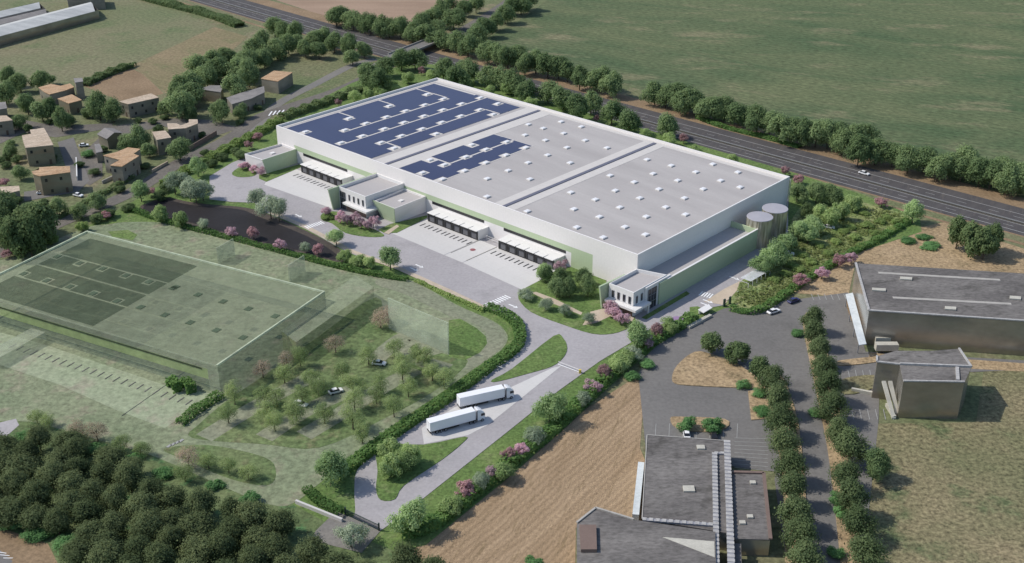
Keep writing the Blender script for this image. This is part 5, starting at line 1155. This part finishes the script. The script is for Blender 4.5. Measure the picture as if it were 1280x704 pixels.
# the extension grove
row('ghost', px(320, 352, 4, [(140, 455), (310, 520), (430, 440), (560, 365), (730, 435), (840, 375), (620, 505), (490, 585), (340, 655), (690, 325), (480, 500), (230, 560), (200, 640), (760, 520), (40, 640), (100, 570)]) + px(200, 400, 5.33, [(490, 480), (690, 490), (450, 610), (760, 665), (930, 230), (1000, 380), (880, 610)]) + [(505, 452), (522, 440), (540, 462), (555, 470), (470, 492), (492, 505), (440, 520), (452, 540)],
    7.2, 7.0, '{} light tree from the left in the grove beside the see-through hall', 'trees of the extension grove', 'grove_tree')
row('ghostred', px(320, 352, 4, [(395, 305), (620, 185), (150, 385), (30, 430), (660, 160)]) + [(120, 538), (95, 536), (235, 570)], 7, 8, '{} faded reddish tree from the left near the see-through hall', 'faded reddish trees of the extension', 'grove_tree')
row('bright', [(80, 556), (118, 560), (168, 572), (205, 590), (268, 606), (312, 622), (30, 545), (140, 566)], 2.2, 5, '{} fresh green bush from the left at the rear edge of the planted wood', 'bushes at the rear edge of the wood', 'bush', 'bush')
row('ghost', [(260, 575), (285, 580), (310, 590), (230, 590), (175, 560), (150, 553), (45, 520), (60, 525)], 5, 6, '{} small light tree from the left between the extension yard and the dark wood', 'small trees behind the dark wood', 'small_tree')
# the planted wood in the near corner
def inside(x, y, poly):
    c = False; j = len(poly) - 1
    for i in range(len(poly)):
        xi, yi = poly[i]; xj, yj = poly[j]
        if (yi > y) != (yj > y) and x < (xj - xi) * (y - yi) / (yj - yi) + xi: c = not c
        j = i
    return c
WOOD = [(-30, 528), (20, 538), (50, 545), (95, 552), (140, 562), (180, 580), (225, 597), (270, 612), (320, 628), (358, 640), (372, 668), (420, 690), (470, 692), (535, 690), (548, 725), (560, 760), (170, 760), (128, 706), (90, 684), (50, 662), (0, 648), (-30, 640)]
wood = []
base = M(100, 600); rr_ = math.radians(-23); ex, ey = Vector((math.cos(rr_), math.sin(rr_), 0)), Vector((-math.sin(rr_), math.cos(rr_), 0))
for i in range(-16, 22):
    for j in range(-14, 14):
        p = base + ex * (i * 7.7 + (j % 2) * 3.85 + rnd.uniform(-1.5, 1.5)) + ey * (j * 6.7 + rnd.uniform(-1.4, 1.4))
        x, y = screen((p.x, p.y, 4.2))
        if inside(x, y, WOOD):
            wood.append(tree('wood', 0, 0, rnd.uniform(6.4, 9.4), rnd.uniform(7.2, 9.8), 'wood_tree', 'dark round-crowned tree inside the dense planted wood', 'trees inside the dark wood', at=p))
def edge(objs, far):
    byx = {}
    for o in objs:
        x, y = screen(o.location); k = int(x // 26)
        if k not in byx or (y < byx[k][1]) == far: byx[k] = (o, y)
    return [v[0] for v in byx.values()]
number(edge(wood, True), '{} dark tree from the left along the rear edge of the planted wood', 'rear edge of the dark wood')
front = [o for o in wood if o['group'] == 'trees inside the dark wood' and screen(o.location)[0] < 215]
number(edge(front, False), '{} dark tree from the left along the bare strip before the planted wood', 'front edge of the dark wood')
tree('olive', 438, 668, 7, 7.5, 'thin_tree', 'thin greyish tree before the sliding gate')
row('bright', px(0, 572, 5.33, [(90, 430), (240, 500), (430, 560), (620, 630), (800, 680), (480, 600), (300, 470), (20, 420)]) , 2.4, 6.5, '{} bright fern-green bush from the left along the front of the dark wood', 'bright bushes before the dark wood', 'bush', 'bush')
# hedges
def line(pts, n=5): return smooth(MM(pts), n, False)
hedge('clipped dark hedge curving round the extension grounds beside the estate road', line([(607, 386), (628, 393), (645, 406), (650, 420), (647, 434), (633, 447), (612, 461), (560, 500), (505, 536), (450, 576), (420, 598)]), 3.4, 1.9, seed=3, dens=7, size=.42, lump=.06)
hedge('straggling hedge inside the low white wall by the sliding gate', line([(383, 612), (400, 628), (428, 645)]), 2.6, 1.6, seed=4)
hedge('dense hedge between the entrance lawn and the stubble field', line([(500, 672), (530, 664), (560, 645), (610, 604), (650, 572), (690, 541), (735, 497), (780, 457), (812, 432), (868, 399)]), 3.6, 2.2, seed=5, dens=7, size=.42)
hedge('dark hedge between park meadow and straw field', line([(912, 387), (945, 391), (985, 367), (1010, 350), (1060, 320), (1100, 300), (1135, 278)]), 2.6, 1.5, seed=6, dens=7, size=.42)
hedge('low hedge along the village road below the house gardens', line([(72, 274), (110, 254), (140, 237), (166, 222)]), 2.2, 1.5, 'l_plain', seed=7)
hedge('long low hedge along the pond bank and the yard road', line([(160, 262), (200, 276), (240, 287), (300, 302), (352, 316), (420, 334), (470, 345), (510, 351)]), 2.4, 1.4, seed=8)
hedge('loose hedge along the village road beside the western yard', line([(205, 232), (250, 207), (285, 188), (320, 170), (350, 152)]), 4.2, 2.2, 'l_bush', seed=9, size=.45)
hedge('loose hedge between minor road and warehouse end wall', line([(352, 150), (385, 138), (420, 126), (450, 114)]), 4.5, 2.6, 'l_plain', seed=10, size=.45)
hedge('thin dry hedge along the kerb of the yard road', line([(520, 352), (560, 370), (604, 390)]), 1.6, .9, 'l_bush', seed=11)
hedge('dark strip hedge at the foot of the pasture', line([(105, 108), (130, 96), (160, 85), (168, 84)]), 5, 2.2, 'l_plain', seed=12, size=.5)
hedge('ragged hedge along the foot of the green field row', line([(872, 148), (905, 160), (960, 174), (1000, 185)]), 3, 1.2, 'l_hedge', seed=13, size=.5)
hedge('hedge strip along the extension yard corner below the see-through hall', line([(224, 532), (250, 512), (276, 496)]), 3, 1.6, seed=14)
hedge('ragged dark strip hedge beside the motorway left of the ploughland', line([(170, -4), (215, 8), (262, 20), (300, 34)]), 7, 2.4, 'l_plain', seed=15, size=.55)
sheet('meadow', smooth(MM([(908, 384), (922, 356), (960, 328), (985, 303), (998, 262), (1060, 250), (1135, 270), (1128, 280), (1060, 318), (985, 364), (950, 386)]), 3), Z(11), K['meadow'])
# rough grass tufts of the park: nobody could count them
g = np.random.default_rng(5); C, N = [], []
PARK = [(912, 384), (925, 355), (960, 330), (985, 305), (1000, 270), (1060, 255), (1130, 268), (1130, 276), (1060, 316), (985, 362), (950, 384)]
while len(C) < 5200:
    x, y = g.uniform(905, 1140), g.uniform(250, 390)
    if inside(x, y, PARK):
        p = M(x, y)
        if math.sin(p.x * .31 + 1.3) * math.cos(p.y * .27) + g.normal(0, .5) > -.2: C.append((p.x, p.y, g.uniform(.15, .8))); N.append((0, 0, 1))
o = link('park_grass', card_mesh('park_grass', np.array(C), np.array(N, dtype=float), .42, leafmat('tall_grass', (.17, .23, .07), (.32, .34, .15)), 8)); tag(o, 'tall rough grass tufts of the park meadow', None, None, 'stuff')

# ------------------------------------------------------------------ light and camera
SUN_EL, SHADOW = math.radians(46), math.radians(-7)
sd = bpy.data.lights.new('sun', 'SUN'); sd.energy = 3.8; sd.angle = math.radians(.55); sd.color = (1, .945, .855)
so = bpy.data.objects.new('sun', sd); COL.objects.link(so)
dirv = Vector((math.cos(SHADOW) * math.cos(SUN_EL), math.sin(SHADOW) * math.cos(SUN_EL), -math.sin(SUN_EL)))
so.rotation_euler = dirv.to_track_quat('-Z', 'Y').to_euler()
w = bpy.data.worlds.new('World'); S.world = w; w.use_nodes = True
nt = w.node_tree; sk = nt.nodes.new('ShaderNodeTexSky'); sk.sky_type = 'NISHITA'; sk.sun_disc = False
sk.sun_elevation = SUN_EL; sk.sun_rotation = math.atan2(-dirv.x, -dirv.y)
nt.links.new(sk.outputs[0], nt.nodes['Background'].inputs[0]); nt.nodes['Background'].inputs[1].default_value = .15
cd = bpy.data.cameras.new('camera'); cam = bpy.data.objects.new('camera', cd); COL.objects.link(cam)
cam.location = (0, 0, HC); cam.rotation_euler = (PI / 2 - PITCH, 0, 0)
cd.sensor_width = 36; cd.lens = FPX / 1280 * 36; cd.clip_end = 20000; cd.clip_start = 1
S.camera = cam
S.render.resolution_x, S.render.resolution_y = 1024, 563
S.view_settings.view_transform = 'Standard'; S.view_settings.look = 'None'; S.view_settings.exposure = 0.0; S.view_settings.gamma = 1.0
S.render.engine = 'CYCLES'; S.cycles.transparent_max_bounces = 12; S.cycles.max_bounces = 5
